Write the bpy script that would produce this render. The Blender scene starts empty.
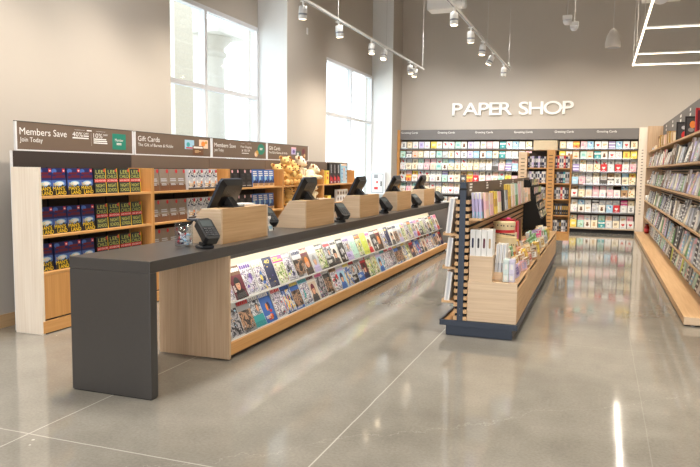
import bpy, bmesh, math, random
from mathutils import Vector, Matrix

sc = bpy.context.scene
C = sc.collection
PI = math.pi
rng = random.Random(11)

# ------------------------------------------------------------------ materials
def lin(c):
    return tuple((x / 12.92 if x <= 0.04045 else ((x + 0.055) / 1.055) ** 2.4) for x in c)

def rgb(r, g, b):
    return lin((r / 255, g / 255, b / 255)) + (1.0,)

MATS = {}

def new_mat(name):
    m = bpy.data.materials.new(name)
    m.use_nodes = True
    nt = m.node_tree
    nt.nodes.clear()
    out = nt.nodes.new('ShaderNodeOutputMaterial')
    return m, nt, out

def principled(nt, out, col, rough=0.5, metal=0.0, spec=0.5):
    b = nt.nodes.new('ShaderNodeBsdfPrincipled')
    b.inputs['Base Color'].default_value = col
    b.inputs['Roughness'].default_value = rough
    b.inputs['Metallic'].default_value = metal
    b.inputs['Specular IOR Level'].default_value = spec
    nt.links.new(b.outputs[0], out.inputs['Surface'])
    return b

def plain(name, r, g, b, rough=0.5, metal=0.0, spec=0.5, vary=0.06, scale=12):
    """plain coloured surface with a slight procedural mottling"""
    if name in MATS:
        return MATS[name]
    m, nt, out = new_mat(name)
    bs = principled(nt, out, rgb(r, g, b), rough, metal, spec)
    if vary:
        tc = nt.nodes.new('ShaderNodeTexCoord')
        n = nt.nodes.new('ShaderNodeTexNoise')
        n.inputs['Scale'].default_value = scale
        n.inputs['Detail'].default_value = 3
        nt.links.new(tc.outputs['Object'], n.inputs['Vector'])
        mx = nt.nodes.new('ShaderNodeMix')
        mx.data_type = 'RGBA'
        c = rgb(r, g, b)
        mx.inputs[6].default_value = tuple(v * (1 - vary) for v in c[:3]) + (1,)
        mx.inputs[7].default_value = tuple(min(1, v * (1 + vary)) for v in c[:3]) + (1,)
        nt.links.new(n.outputs['Fac'], mx.inputs[0])
        nt.links.new(mx.outputs[2], bs.inputs['Base Color'])
    MATS[name] = m
    return m

def wood(name, dark, light, axis='z', rough=0.45, fine=60):
    if name in MATS:
        return MATS[name]
    m, nt, out = new_mat(name)
    bs = principled(nt, out, rgb(*light), rough, 0, 0.35)
    tc = nt.nodes.new('ShaderNodeTexCoord')
    mp = nt.nodes.new('ShaderNodeMapping')
    s = [fine, fine, fine]
    s['xyz'.index(axis)] = 1.6
    mp.inputs['Scale'].default_value = s
    nt.links.new(tc.outputs['Object'], mp.inputs['Vector'])
    n = nt.nodes.new('ShaderNodeTexNoise')
    n.inputs['Scale'].default_value = 1.0
    n.inputs['Detail'].default_value = 6
    n.inputs['Distortion'].default_value = 0.4
    nt.links.new(mp.outputs[0], n.inputs['Vector'])
    mp2 = nt.nodes.new('ShaderNodeMapping')
    s2 = [7, 7, 7]
    s2['xyz'.index(axis)] = 0.5
    mp2.inputs['Scale'].default_value = s2
    nt.links.new(tc.outputs['Object'], mp2.inputs['Vector'])
    n2 = nt.nodes.new('ShaderNodeTexNoise')
    n2.inputs['Scale'].default_value = 1.0
    n2.inputs['Detail'].default_value = 2
    nt.links.new(mp2.outputs[0], n2.inputs['Vector'])
    ad = nt.nodes.new('ShaderNodeMath')
    ad.operation = 'MULTIPLY_ADD'
    ad.inputs[1].default_value = 0.6
    nt.links.new(n.outputs['Fac'], ad.inputs[0])
    ml = nt.nodes.new('ShaderNodeMath')
    ml.operation = 'MULTIPLY'
    ml.inputs[1].default_value = 0.4
    nt.links.new(n2.outputs['Fac'], ml.inputs[0])
    nt.links.new(ml.outputs[0], ad.inputs[2])
    cr = nt.nodes.new('ShaderNodeValToRGB')
    cr.color_ramp.elements[0].position = 0.33
    cr.color_ramp.elements[0].color = rgb(*dark)
    cr.color_ramp.elements[1].position = 0.66
    cr.color_ramp.elements[1].color = rgb(*light)
    nt.links.new(ad.outputs[0], cr.inputs[0])
    nt.links.new(cr.outputs[0], bs.inputs['Base Color'])
    MATS[name] = m
    return m

def emit(name, r, g, b, strength):
    if name in MATS:
        return MATS[name]
    m, nt, out = new_mat(name)
    e = nt.nodes.new('ShaderNodeEmission')
    e.inputs[0].default_value = rgb(r, g, b)
    e.inputs[1].default_value = strength
    nt.links.new(e.outputs[0], out.inputs['Surface'])
    MATS[name] = m
    return m

def clear(name, r, g, b, gloss=0.12):
    """thin clear sheet: mostly transparent, with a glossy surface"""
    if name in MATS:
        return MATS[name]
    m, nt, out = new_mat(name)
    t = nt.nodes.new('ShaderNodeBsdfTransparent')
    t.inputs[0].default_value = rgb(r, g, b)
    g_ = nt.nodes.new('ShaderNodeBsdfGlossy')
    g_.inputs['Roughness'].default_value = 0.03
    mx = nt.nodes.new('ShaderNodeMixShader')
    mx.inputs[0].default_value = gloss
    nt.links.new(t.outputs[0], mx.inputs[1])
    nt.links.new(g_.outputs[0], mx.inputs[2])
    nt.links.new(mx.outputs[0], out.inputs['Surface'])
    MATS[name] = m
    return m

def floor_material():
    m, nt, out = new_mat('polished_concrete')
    bs = principled(nt, out, rgb(160, 156, 148), 0.12, 0, 0.6)
    tc = nt.nodes.new('ShaderNodeTexCoord')
    pos = tc.outputs['Object']
    def noise(scale, detail, rough=0.55):
        n = nt.nodes.new('ShaderNodeTexNoise')
        n.inputs['Scale'].default_value = scale
        n.inputs['Detail'].default_value = detail
        n.inputs['Roughness'].default_value = rough
        nt.links.new(pos, n.inputs['Vector'])
        return n.outputs['Fac']
    def ramp(fac, p0, c0, p1, c1):
        r = nt.nodes.new('ShaderNodeValToRGB')
        r.color_ramp.elements[0].position = p0
        r.color_ramp.elements[0].color = c0
        r.color_ramp.elements[1].position = p1
        r.color_ramp.elements[1].color = c1
        nt.links.new(fac, r.inputs[0])
        return r.outputs[0]
    def mix(fac, a, b, mode='MIX'):
        x = nt.nodes.new('ShaderNodeMix')
        x.data_type = 'RGBA'
        x.blend_type = mode
        if isinstance(fac, float):
            x.inputs[0].default_value = fac
        else:
            nt.links.new(fac, x.inputs[0])
        nt.links.new(a, x.inputs[6])
        if isinstance(b, tuple):
            x.inputs[7].default_value = b
        else:
            nt.links.new(b, x.inputs[7])
        return x.outputs[2]
    def math_(op, a, b=None, c=None):
        n = nt.nodes.new('ShaderNodeMath')
        n.operation = op
        for i, v in enumerate((a, b, c)):
            if v is None:
                continue
            if isinstance(v, (int, float)):
                n.inputs[i].default_value = v
            else:
                nt.links.new(v, n.inputs[i])
        return n.outputs[0]
    base = ramp(noise(0.55, 4), 0.3, rgb(*FLOOR_A), 0.7, rgb(*FLOOR_B))
    fine = ramp(noise(55, 5, 0.7), 0.35, (0.86, 0.86, 0.86, 1), 0.65, (1.06, 1.06, 1.06, 1))
    col = mix(1.0, base, fine, 'MULTIPLY')
    mid = ramp(noise(4.5, 6, 0.65), 0.3, (0.9, 0.9, 0.9, 1), 0.7, (1.05, 1.05, 1.05, 1))
    col = mix(1.0, col, mid, 'MULTIPLY')
    # pale flecks
    v = nt.nodes.new('ShaderNodeTexVoronoi')
    v.inputs['Scale'].default_value = 5.0
    nt.links.new(pos, v.inputs['Vector'])
    fleck = math_('LESS_THAN', v.outputs['Distance'], 0.045)
    nz = math_('GREATER_THAN', noise(2.3, 1), 0.55)
    fleck = math_('MULTIPLY', fleck, nz)
    fleck = math_('MULTIPLY', fleck, 0.55)
    col = mix(fleck, col, rgb(222, 220, 212))
    # sawn joints filled with pale sealant
    sx = nt.nodes.new('ShaderNodeSeparateXYZ')
    nt.links.new(pos, sx.inputs[0])
    wob = math_('MULTIPLY', math_('SUBTRACT', noise(2.0, 3), 0.5), 0.012)
    total = None
    for axis, at, w, amt in (('X', -3.05, .0045, .42), ('X', -1.36, .0045, .46), ('X', 0.33, .003, .1), ('X', 2.02, .005, .3),
                             ('Y', 2.98, .0045, .4), ('Y', 6.35, .004, .14), ('Y', 9.72, .005, .2), ('Y', 13.1, .005, .2)):
        d = math_('ABSOLUTE', math_('SUBTRACT', math_('ADD', sx.outputs[axis], wob), at))
        l = math_('MULTIPLY', math_('LESS_THAN', d, w), amt)
        total = l if total is None else math_('MAXIMUM', total, l)
    col = mix(total, col, rgb(214, 212, 203))
    # one hairline crack
    wv = math_('MULTIPLY', math_('SUBTRACT', noise(1.3, 6, 0.7), 0.5), 0.9)
    cr = math_('ABSOLUTE', math_('ADD', math_('SUBTRACT', sx.outputs['Y'], math_('MULTIPLY', sx.outputs['X'], 0.85)), math_('ADD', wv, -4.65)))
    crack = math_('MULTIPLY', math_('LESS_THAN', cr, 0.005), 0.16)
    col = mix(crack, col, rgb(205, 202, 192))
    nt.links.new(col, bs.inputs['Base Color'])
    rr = math_('MULTIPLY_ADD', noise(3.0, 5, 0.6), 0.13, 0.01)
    nt.links.new(rr, bs.inputs['Roughness'])
    bp = nt.nodes.new('ShaderNodeBump')
    bp.inputs['Strength'].default_value = 0.012
    bp.inputs['Distance'].default_value = 0.02
    nt.links.new(noise(9, 4), bp.inputs['Height'])
    nt.links.new(bp.outputs[0], bs.inputs['Normal'])
    return m

RACKW_P = 62
FILL_P, SPOT_P, RACK_P, LED_P, WASH_P, WORLD_S, EXPO = 74, 95, 17, 26, 165, 3.2, 0.48
FLOOR_A = (120, 116, 107)
FLOOR_B = (155, 151, 142)
PLASTER = plain('wall_paint', 192, 183, 172, 0.85, vary=0.02, scale=1.5)
WHITEPL = plain('white_plaster', 226, 226, 224, 0.8, vary=0.02)
CEILM = plain('ceiling_paint', 150, 146, 140, 0.9, vary=0.03)
OAK_Z = wood('oak_upright_grain', (178, 148, 118), (206, 178, 148), 'z')
OAK_Y = wood('oak_lengthwise_grain', (190, 150, 106), (214, 178, 134), 'y')
OAK_X = wood('oak_crosswise_grain', (206, 178, 146), (228, 204, 174), 'x')
PALELIT_Z = wood('pale_lit_oak_panel', (226, 212, 194), (242, 232, 218), 'z')  # paler oak; the near end panel's strong front light is in this colour
WARMLIT_Y = wood('warm_lit_oak_shelf', (196, 142, 82), (218, 168, 108), 'y')  # oak with the warm interior light put into its colour
WARMLIT_Z = wood('warm_lit_oak_panel', (190, 134, 74), (212, 158, 96), 'z')  # upright grain, the same warm light put into the colour
CHAR = plain('charcoal_laminate', 62, 59, 57, 0.28, vary=0.08, scale=30)
SIGNB = plain('taupe_sign_panel', 112, 94, 80, 0.55, vary=0.03)
SIGND = plain('dark_brown_header', 58, 48, 44, 0.6, vary=0.05)
SIGNG = plain('grey_header', 112, 108, 106, 0.6, vary=0.03)
FRAMEW = plain('white_frame', 226, 226, 228, 0.4, vary=0)
STEELB = plain('blue_black_steel', 44, 52, 66, 0.4, 0.2, vary=0.05)
BLACK = plain('black_plastic', 13, 13, 15, 0.35, vary=0.1, scale=40)
BLACKM = plain('matt_black', 16, 16, 17, 0.7, vary=0.1)
DKGREY = plain('dark_grey_plastic', 52, 53, 56, 0.4, vary=0.1, scale=40)
DKBROWN = plain('dark_brown_backing', 66, 52, 42, 0.75, vary=0.08)
CREAMB = plain('cream_backing', 238, 228, 204, 0.7, vary=0.02)
WHITEM = plain('white_enamel', 236, 235, 232, 0.4, vary=0)
GREYM = plain('grey_metal', 150, 152, 156, 0.35, 0.6, vary=0.04)
SHELFG = plain('grey_shelf_edge', 96, 92, 90, 0.5, vary=0.03)
LETTER = plain('white_lettering', 244, 242, 238, 0.5, vary=0)
GLASS = clear('window_glass', 244, 250, 252, 0.05)
ACRYL = clear('clear_acrylic', 250, 251, 252, 0.07)
ACRYLF = clear('frosted_acrylic', 225, 230, 234, 0.14)
JARM = clear('jar_plastic', 246, 249, 252, 0.10)
LEDM = emit('led_strip', 255, 246, 226, 5.0)
LEDT = emit('led_tube', 255, 236, 208, 3.2)
SPOTL = emit('lamp_lens', 255, 228, 190, 9.0)

# paper colours: name -> (material, plain word)
PAPER = {}
for nm, c in dict(white=(236, 234, 230), cream=(244, 232, 204), pink=(240, 190, 196), hot_pink=(232, 74, 150), red=(206, 46, 52),
                  orange=(238, 142, 62), yellow=(244, 216, 92), lime=(206, 218, 92), green=(110, 158, 96), mint=(186, 224, 208),
                  teal=(58, 160, 164), sky=(164, 206, 230), blue=(64, 108, 186), navy=(34, 42, 82), lilac=(196, 184, 224),
                  purple=(106, 78, 158), grey=(150, 150, 152), charcoal=(64, 62, 64), black=(26, 24, 26), brown=(112, 76, 52),
                  tan=(206, 172, 128), kraft=(186, 148, 106), peach=(244, 208, 184), gold=(204, 162, 76), silver=(196, 198, 204),
                  maroon=(104, 26, 46), pale_mint=(214, 230, 226), pale_lilac=(214, 210, 230), skin=(222, 172, 140), ivory=(236, 230, 220), beige=(214, 196, 176)).items():
    PAPER[nm] = plain('paper_' + nm, *c, rough=0.45, vary=0.03, scale=25)

def photo(name, cols, scale=22, seed=0.0):
    """printed colour photograph: hard-edged patches of several inks"""
    m, nt, out = new_mat('print_' + name)
    bs = principled(nt, out, (.5, .5, .5, 1), .35, 0, .5)
    tc = nt.nodes.new('ShaderNodeTexCoord')
    mp = nt.nodes.new('ShaderNodeMapping')
    mp.inputs['Location'].default_value = (seed, seed * 1.7, seed * .6)
    nt.links.new(tc.outputs['Object'], mp.inputs['Vector'])
    oi = nt.nodes.new('ShaderNodeObjectInfo')
    mu = nt.nodes.new('ShaderNodeVectorMath'); mu.operation = 'ADD'
    nt.links.new(mp.outputs[0], mu.inputs[0])
    sc_ = nt.nodes.new('ShaderNodeMath'); sc_.operation = 'MULTIPLY'; sc_.inputs[1].default_value = 9.0
    nt.links.new(oi.outputs['Random'], sc_.inputs[0])
    nt.links.new(sc_.outputs[0], mu.inputs[1])
    n = nt.nodes.new('ShaderNodeTexNoise')
    n.inputs['Scale'].default_value = scale * .62
    n.inputs['Detail'].default_value = 3.5
    n.inputs['Roughness'].default_value = .62
    n.inputs['Distortion'].default_value = .8
    nt.links.new(mu.outputs[0], n.inputs['Vector'])
    cr = nt.nodes.new('ShaderNodeValToRGB')
    cr.color_ramp.interpolation = 'CONSTANT' if len(cols) > 4 else 'LINEAR'
    el = cr.color_ramp.elements
    while len(el) < len(cols):
        el.new(.5)
    for i, c in enumerate(cols):
        el[i].position = .33 + .34 * i / (len(cols) - 1)
        el[i].color = rgb(*c)
    nt.links.new(n.outputs['Fac'], cr.inputs[0])
    nt.links.new(cr.outputs[0], bs.inputs['Base Color'])
    return m
PRINT = [photo('crowd', ((24, 22, 24), (70, 56, 48), (190, 150, 120), (60, 60, 66), (226, 214, 200)), 30, 1),
         photo('lilac', ((96, 80, 150), (240, 238, 244), (186, 176, 214), (250, 250, 250), (120, 110, 160)), 34, 2),
         photo('street', ((40, 44, 54), (120, 124, 132), (220, 222, 226), (70, 72, 78), (240, 240, 240)), 30, 3),
         photo('garden', ((60, 90, 50), (170, 190, 110), (236, 232, 214), (120, 90, 60), (212, 120, 110)), 30, 4),
         photo('warm', ((90, 30, 34), (200, 80, 60), (232, 190, 160), (60, 34, 34), (240, 220, 200)), 28, 5),
         photo('blue', ((24, 34, 76), (60, 100, 180), (214, 224, 236), (236, 190, 70), (30, 40, 80)), 26, 6),
         photo('pale', ((120, 108, 150), (244, 240, 244), (90, 84, 104), (226, 220, 236), (196, 60, 96)), 36, 7),
         photo('ink', ((20, 20, 24), (70, 70, 78), (190, 188, 194), (40, 40, 48), (236, 236, 240)), 34, 8)]

def word(n):
    return n.replace('_', ' ')

# ------------------------------------------------------------------ mesh building
_TXT = {}
def text_geo(s):
    if s not in _TXT:
        cu = bpy.data.curves.new('lettering', 'FONT')
        cu.body = s
        cu.size = 1.0
        cu.resolution_u = 3
        ob = bpy.data.objects.new('lettering', cu)
        me = bpy.data.meshes.new_from_object(ob)
        vs = [tuple(v.co) for v in me.vertices]
        fs = [tuple(p.vertices) for p in me.polygons]
        _TXT[s] = (vs, fs)
        bpy.data.objects.remove(ob)
        bpy.data.curves.remove(cu)
        bpy.data.meshes.remove(me)
    return _TXT[s]

class MB:
    """collects geometry; build() links it as ONE mesh object"""
    def __init__(self):
        self.v, self.f, self.fm, self.fs, self.mats = [], [], [], [], []
    def mi(self, m):
        if m not in self.mats:
            self.mats.append(m)
        return self.mats.index(m)
    def add(self, vs, fs, m, smooth=False, M=None):
        o = len(self.v)
        if M is not None:
            vs = [M @ Vector(p) for p in vs]
        self.v += [tuple(p) for p in vs]
        k = self.mi(m)
        for q in fs:
            self.f.append(tuple(i + o for i in q))
            self.fm.append(k)
            self.fs.append(smooth)
        return self
    def box(self, x0, x1, y0, y1, z0, z1, m, M=None):
        vs = [(x0, y0, z0), (x1, y0, z0), (x1, y1, z0), (x0, y1, z0), (x0, y0, z1), (x1, y0, z1), (x1, y1, z1), (x0, y1, z1)]
        fs = [(0, 3, 2, 1), (4, 5, 6, 7), (0, 1, 5, 4), (1, 2, 6, 5), (2, 3, 7, 6), (3, 0, 4, 7)]
        return self.add(vs, fs, m, False, M)
    def prism(self, poly, a0, a1, axis, m, M=None):
        """extrude a 2D polygon along axis ('x': poly in yz, 'y': poly in xz, 'z': poly in xy)"""
        def p3(u, w, a):
            return {'x': (a, u, w), 'y': (u, a, w), 'z': (u, w, a)}[axis]
        n = len(poly)
        area = sum(poly[i][0] * poly[(i + 1) % n][1] - poly[(i + 1) % n][0] * poly[i][1] for i in range(n))
        if (area < 0) != (axis == 'y'):
            poly = poly[::-1]
        vs = [p3(u, w, a0) for u, w in poly] + [p3(u, w, a1) for u, w in poly]
        fs = [tuple(range(n))[::-1], tuple(range(n, 2 * n))]
        fs += [(i, (i + 1) % n, n + (i + 1) % n, n + i) for i in range(n)]
        return self.add(vs, fs, m, False, M)
    def lathe(self, prof, m, n=20, M=None, smooth=True, close=True):
        vs, fs = [], []
        for r, z in prof:
            for i in range(n):
                a = 2 * PI * i / n
                vs.append((r * math.cos(a), r * math.sin(a), z))
        for j in range(len(prof) - 1):
            for i in range(n):
                fs.append((j * n + i, j * n + (i + 1) % n, (j + 1) * n + (i + 1) % n, (j + 1) * n + i))
        self.add(vs, fs, m, smooth, M)
        if close:
            for j, rev in ((0, True), (len(prof) - 1, False)):
                if prof[j][0] > 1e-5:
                    r, z = prof[j]
                    ring = [(r * math.cos(2 * PI * i / n), r * math.sin(2 * PI * i / n), z) for i in range(n)]
                    self.add(ring, [tuple(range(n))[::-1] if rev else tuple(range(n))], m, False, M)
        return self
    def tube(self, pts, r, m, n=8, M=None):
        pts = [Vector(p) for p in pts]
        vs, fs = [], []
        for k, p in enumerate(pts):
            d = (pts[min(k + 1, len(pts) - 1)] - pts[max(k - 1, 0)]).normalized()
            up = Vector((0, 0, 1)) if abs(d.z) < 0.9 else Vector((1, 0, 0))
            s = d.cross(up).normalized()
            t = s.cross(d)
            rr = r[k] if isinstance(r, (list, tuple)) else r
            for i in range(n):
                a = 2 * PI * i / n
                vs.append(p + s * rr * math.cos(a) + t * rr * math.sin(a))
        for k in range(len(pts) - 1):
            for i in range(n):
                fs.append((k * n + i, (k + 1) * n + i, (k + 1) * n + (i + 1) % n, k * n + (i + 1) % n)[::-1])
        e = len(pts) * n
        fs += [tuple(range(n)), tuple(range(e - n, e))[::-1]]
        return self.add(vs, fs, m, True, M)
    def ball(self, c, r, m, n=14, M=None):
        """ellipsoid; r a number or (rx, ry, rz)"""
        rx, ry, rz = (r, r, r) if isinstance(r, (int, float)) else r
        k = n // 2
        vs = [(c[0], c[1], c[2] - rz)]
        for j in range(1, k):
            t = -PI / 2 + PI * j / k
            for i in range(n):
                a = 2 * PI * i / n
                vs.append((c[0] + rx * math.cos(t) * math.cos(a), c[1] + ry * math.cos(t) * math.sin(a), c[2] + rz * math.sin(t)))
        vs.append((c[0], c[1], c[2] + rz))
        fs = [(0, 1 + (i + 1) % n, 1 + i) for i in range(n)]
        for j in range(k - 2):
            for i in range(n):
                a, b = 1 + j * n + i, 1 + j * n + (i + 1) % n
                fs.append((a, b, b + n, a + n))
        e = len(vs) - 1
        b0 = 1 + (k - 2) * n
        fs += [(b0 + i, b0 + (i + 1) % n, e) for i in range(n)]
        return self.add(vs, fs, m, True, M)
    def build(self, name, parent=None, loc=(0, 0, 0), bevel=0.0):
        me = bpy.data.meshes.new(name)
        me.from_pydata(self.v, [], self.f)
        for m in self.mats:
            me.materials.append(m)
        for p, k, s in zip(me.polygons, self.fm, self.fs):
            p.material_index = k
            p.use_smooth = s
        me.update()
        o = bpy.data.objects.new(name, me)
        C.objects.link(o)
        o.location = loc
        if parent is not None:
            o.parent = parent
        if bevel:
            b = o.modifiers.new('edge', 'BEVEL')
            b.width = bevel
            b.segments = 2
            b.limit_method = 'ANGLE'
        return o

class Art:
    """flat printing on a plane: thin layers of ink above origin o, axes u (right) and w (up), normal u x w"""
    def __init__(self, mb, o, u, w, step=0.0005):
        self.mb, self.o, self.u, self.w = mb, Vector(o), Vector(u).normalized(), Vector(w).normalized()
        self.n = self.u.cross(self.w)
        self.step = step
    def pt(self, a, b, l):
        return self.o + self.u * a + self.w * b + self.n * (self.step * l)
    def rect(self, a0, b0, a1, b1, m, l=1):
        self.mb.add([self.pt(a0, b0, l), self.pt(a1, b0, l), self.pt(a1, b1, l), self.pt(a0, b1, l)], [(0, 1, 2, 3)], m)
    def poly(self, pts, m, l=1):
        self.mb.add([self.pt(a, b, l) for a, b in pts], [tuple(range(len(pts)))], m)
    def oval(self, a, b, ra, rb, m, l=1, n=14):
        self.poly([(a + ra * math.cos(2 * PI * i / n), b + rb * math.sin(2 * PI * i / n)) for i in range(n)], m, l)
    def heart(self, a, b, s, m, l=1):
        pts = []
        for i in range(18):
            t = 2 * PI * i / 18
            pts.append((a + s * (16 * math.sin(t) ** 3) / 17, b + s * (13 * math.cos(t) - 5 * math.cos(2 * t) - 2 * math.cos(3 * t) - math.cos(4 * t)) / 17))
        self.poly(pts[::-1], m, l)
    def text(self, s, a, b, size, m, l=1, xs=1.0, align='l', width=None):
        vs, fs = text_geo(s)
        if not vs:
            return
        x0 = min(v[0] for v in vs)
        x1 = max(v[0] for v in vs)
        if width:
            xs = width / ((x1 - x0) * size)
        off = {'l': -x0 * size * xs, 'c': -(x0 + x1) / 2 * size * xs, 'r': -x1 * size * xs}[align]
        self.mb.add([self.pt(a + off + v[0] * size * xs, b + v[1] * size, l) for v in vs], fs, m)

# ------------------------------------------------------------------ objects
def tag(o, label, cat, group=None, kind=None):
    o['label'] = label
    o['category'] = cat
    if group:
        o['group'] = group
    if kind:
        o['kind'] = kind
    return o

def thing(name, label, cat, loc=(0, 0, 0), rz=0.0, group=None):
    o = bpy.data.objects.new(name, None)
    o.empty_display_size = 0.1
    C.objects.link(o)
    o.location = loc
    o.rotation_euler = (0, 0, rz)
    return tag(o, label, cat, group)

def struct(o):
    o['kind'] = 'structure'
    return o

def clone(o, parent=None):
    kids = [k for k in o.children]
    c = o.copy()
    C.objects.link(c)
    if parent is not None:
        c.parent = parent
    for k in kids:
        clone(k, c)
    return c

def place(proto, used, name_loc, rot=None, label=None, group=None):
    """first call moves the prototype itself, later calls place copies of it and of its parts"""
    o = proto if not used[0] else clone(proto)
    used[0] = True
    o.location = name_loc
    if rot is not None:
        o.rotation_euler = rot
    if label:
        o['label'] = label
    if group:
        o['group'] = group
    return o

_ones = ['', 'first', 'second', 'third', 'fourth', 'fifth', 'sixth', 'seventh', 'eighth', 'ninth', 'tenth', 'eleventh', 'twelfth', 'thirteenth',
         'fourteenth', 'fifteenth', 'sixteenth', 'seventeenth', 'eighteenth', 'nineteenth']
_tens = {2: 'twent', 3: 'thirt', 4: 'fort', 5: 'fift', 6: 'sixt', 7: 'sevent'}
def nth(n):
    if n < 20:
        return _ones[n]
    t, u = divmod(n, 10)
    return _tens[t] + 'ieth' if u == 0 else _tens[t] + 'y-' + _ones[u]

def sweep():
    """drop prototypes that no copy was taken of"""
    for o in list(C.objects):
        if o.parent is None and o.type in ('MESH', 'EMPTY') and 'label' not in o and 'kind' not in o:
            for k in list(o.children):
                for g in list(k.children):
                    bpy.data.objects.remove(g)
                bpy.data.objects.remove(k)
            bpy.data.objects.remove(o)
# ================================================================== ROOM
b = MB(); b.box(-6.1, 7.0, -3.0, 19.0, -0.1, 0.0, floor_material()); struct(b.build('floor'))
b = MB(); b.box(-6.1, 7.0, -3.0, 19.0, 6.6, 6.7, CEILM); struct(b.build('ceiling'))
b = MB(); b.box(-6.1, 7.0, 18.8, 19.0, 0, 6.6, PLASTER); struct(b.build('wall_back'))
b = MB(); b.box(7.0, 7.15, -3.0, 19.0, 0, 6.6, PLASTER); struct(b.build('wall_right'))
b = MB()
b.box(-6.1, 7.0, -3.15, -3.0, 3.6, 6.6, PLASTER)
for x0, x1 in ((-6.1, -5.0), (-2.3, -1.7), (1.7, 2.3), (5.6, 7.0)):
    b.box(x0, x1, -3.15, -3.0, 0, 3.6, PLASTER)
struct(b.build('wall_front'))
WX, RX = -5.32, -5.90                      # face of the wall, plane of the recessed windows
b = MB()
def wall(y0, y1, x1, z0=0.0, z1=6.6, m=PLASTER):
    b.box(-6.1, x1, y0, y1, z0, z1, m)
wall(-3.0, 7.73, WX); wall(11.28, 13.14, WX); wall(17.88, 18.8, WX)
W1 = (7.92, 11.28, 0.45, 4.06)
W2 = (14.50, 17.88, 0.45, 4.06)
for (y0, y1), w in (((7.73, 11.28), W1), ((13.14, 17.88), W2)):
    wall(y0, w[0], RX)
    wall(w[0], y1, RX, 0, w[2])
    wall(w[0], y1, RX, w[3], 6.6)
struct(b.build('wall_left'))
# white reveals beside the windows
b = MB(); b.box(RX, WX + .002, 11.265, 11.28, 0, 6.6, WHITEPL); struct(b.build('trim_1'))
b = MB(); b.box(RX, WX + .002, 17.865, 17.88, 0, 6.6, WHITEPL); struct(b.build('trim_2'))
b = MB(); b.box(WX, WX + .02, -3.0, 7.73, 0, 0.125, OAK_Y); struct(b.build('baseboard_left'))
b = MB(); b.box(WX, WX + .02, 11.28, 13.14, 0, 0.125, OAK_Y); struct(b.build('baseboard_pier'))
for k, (w, ym, zm) in enumerate(((W1, 9.50, 2.81), (W2, 16.22, 2.81))):
    y0, y1, z0, z1 = w
    y1 -= .016
    t = thing('window_%d' % (k + 1), 'tall white-framed four-pane window, ' + ('behind the taupe promotional signs' if k == 0 else 'farther one, beyond the pier near the card racks'), 'window', (RX, y0, z0))
    t['kind'] = 'structure'
    f = MB()
    L, Hh = y1 - y0, z1 - z0
    f.box(-.1, .02, 0, .06, 0, Hh, FRAMEW); f.box(-.1, .02, L - .06, L, 0, Hh, FRAMEW)
    f.box(-.1, .02, .06, L - .06, 0, .07, FRAMEW); f.box(-.1, .02, .06, L - .06, Hh - .07, Hh, FRAMEW)
    f.build('window_frame', t, bevel=.004)
    f = MB(); f.box(-.09, .02, ym - y0 - .035, ym - y0 + .035, .07, Hh - .07, FRAMEW); f.build('mullion', t)
    f = MB(); f.box(-.085, .015, .06, L - .06, zm - z0 - .035, zm - z0 + .035, FRAMEW); f.build('transom', t)
    for a0, a1 in ((.06, ym - y0 - .035), (ym - y0 + .035, L - .06)):
        for c0, c1 in ((.07, zm - z0 - .035), (zm - z0 + .035, Hh - .07)):
            f = MB(); f.box(-.046, -.040, a0, a1, c0, c1, GLASS); f.build('pane', t)
    f = MB(); f.box(0, .10, 0, L, -.03, 0, WHITEM); f.build('window_sill', t)
# outside, seen through the windows
PAVE = plain('pale_paving', 214, 210, 204, 0.8)
STONE = plain('pale_stone', 205, 200, 192, 0.8, vary=.06)
BRICKM = plain('pale_brick', 206, 196, 180, 0.85, vary=.15, scale=20)
b = MB(); b.box(-20, -6.1, -3, 32, -.2, -.02, PAVE); struct(b.build('pavement'))
t = thing('stone_column', 'pale round stone column with square capital outside the nearer window', 'column', (-9.2, 14.95, -.02))
f = MB(); f.lathe([(.50, .25), (.50, .3), (.44, .5), (.40, 4.3)], STONE, 28, close=False); f.build('shaft', t)
f = MB(); f.lathe([(.40, 4.25), (.46, 4.3), (.46, 4.38), (.40, 4.42), (.40, 4.5), (.58, 4.68), (.58, 4.74)], STONE, 28); f.box(-.72, .72, -.72, .72, 4.74, 4.86, STONE); f.box(-.4, .4, -.4, .4, 4.86, 5.1, STONE); f.build('capital', t)
f = MB(); f.box(-.62, .62, -.62, .62, 0, .26, STONE); f.build('base', t)
for y, lab in ((13.0, 'pale brick pier outside the left panes of the nearer window'), (23.2, 'pale brick pier outside the left panes of the farther window')):
    f = MB(); f.box(-.3, .3, -.35, .35, 0, 6.2, BRICKM)
    for k in range(40):
        f.box(-.303, .303, -.353, .353, .15 * k + .145, .15 * k + .15, STONE)
    tag(f.build('brick_pier', loc=(-8.9, y, -.02)), lab, 'pier', 'brick piers outside the windows')
# small wall plate, and a thermostat-like slot between window and track
b = MB(); b.box(0, .012, -.03, .03, -.06, .06, WHITEM); b.box(.012, .016, -.012, .012, -.035, .035, FRAMEW)
tag(b.build('wall_plate', loc=(WX, 12.15, 4.14)), 'small white wall plate high on the pier between the two windows', 'wall plate')

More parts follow.
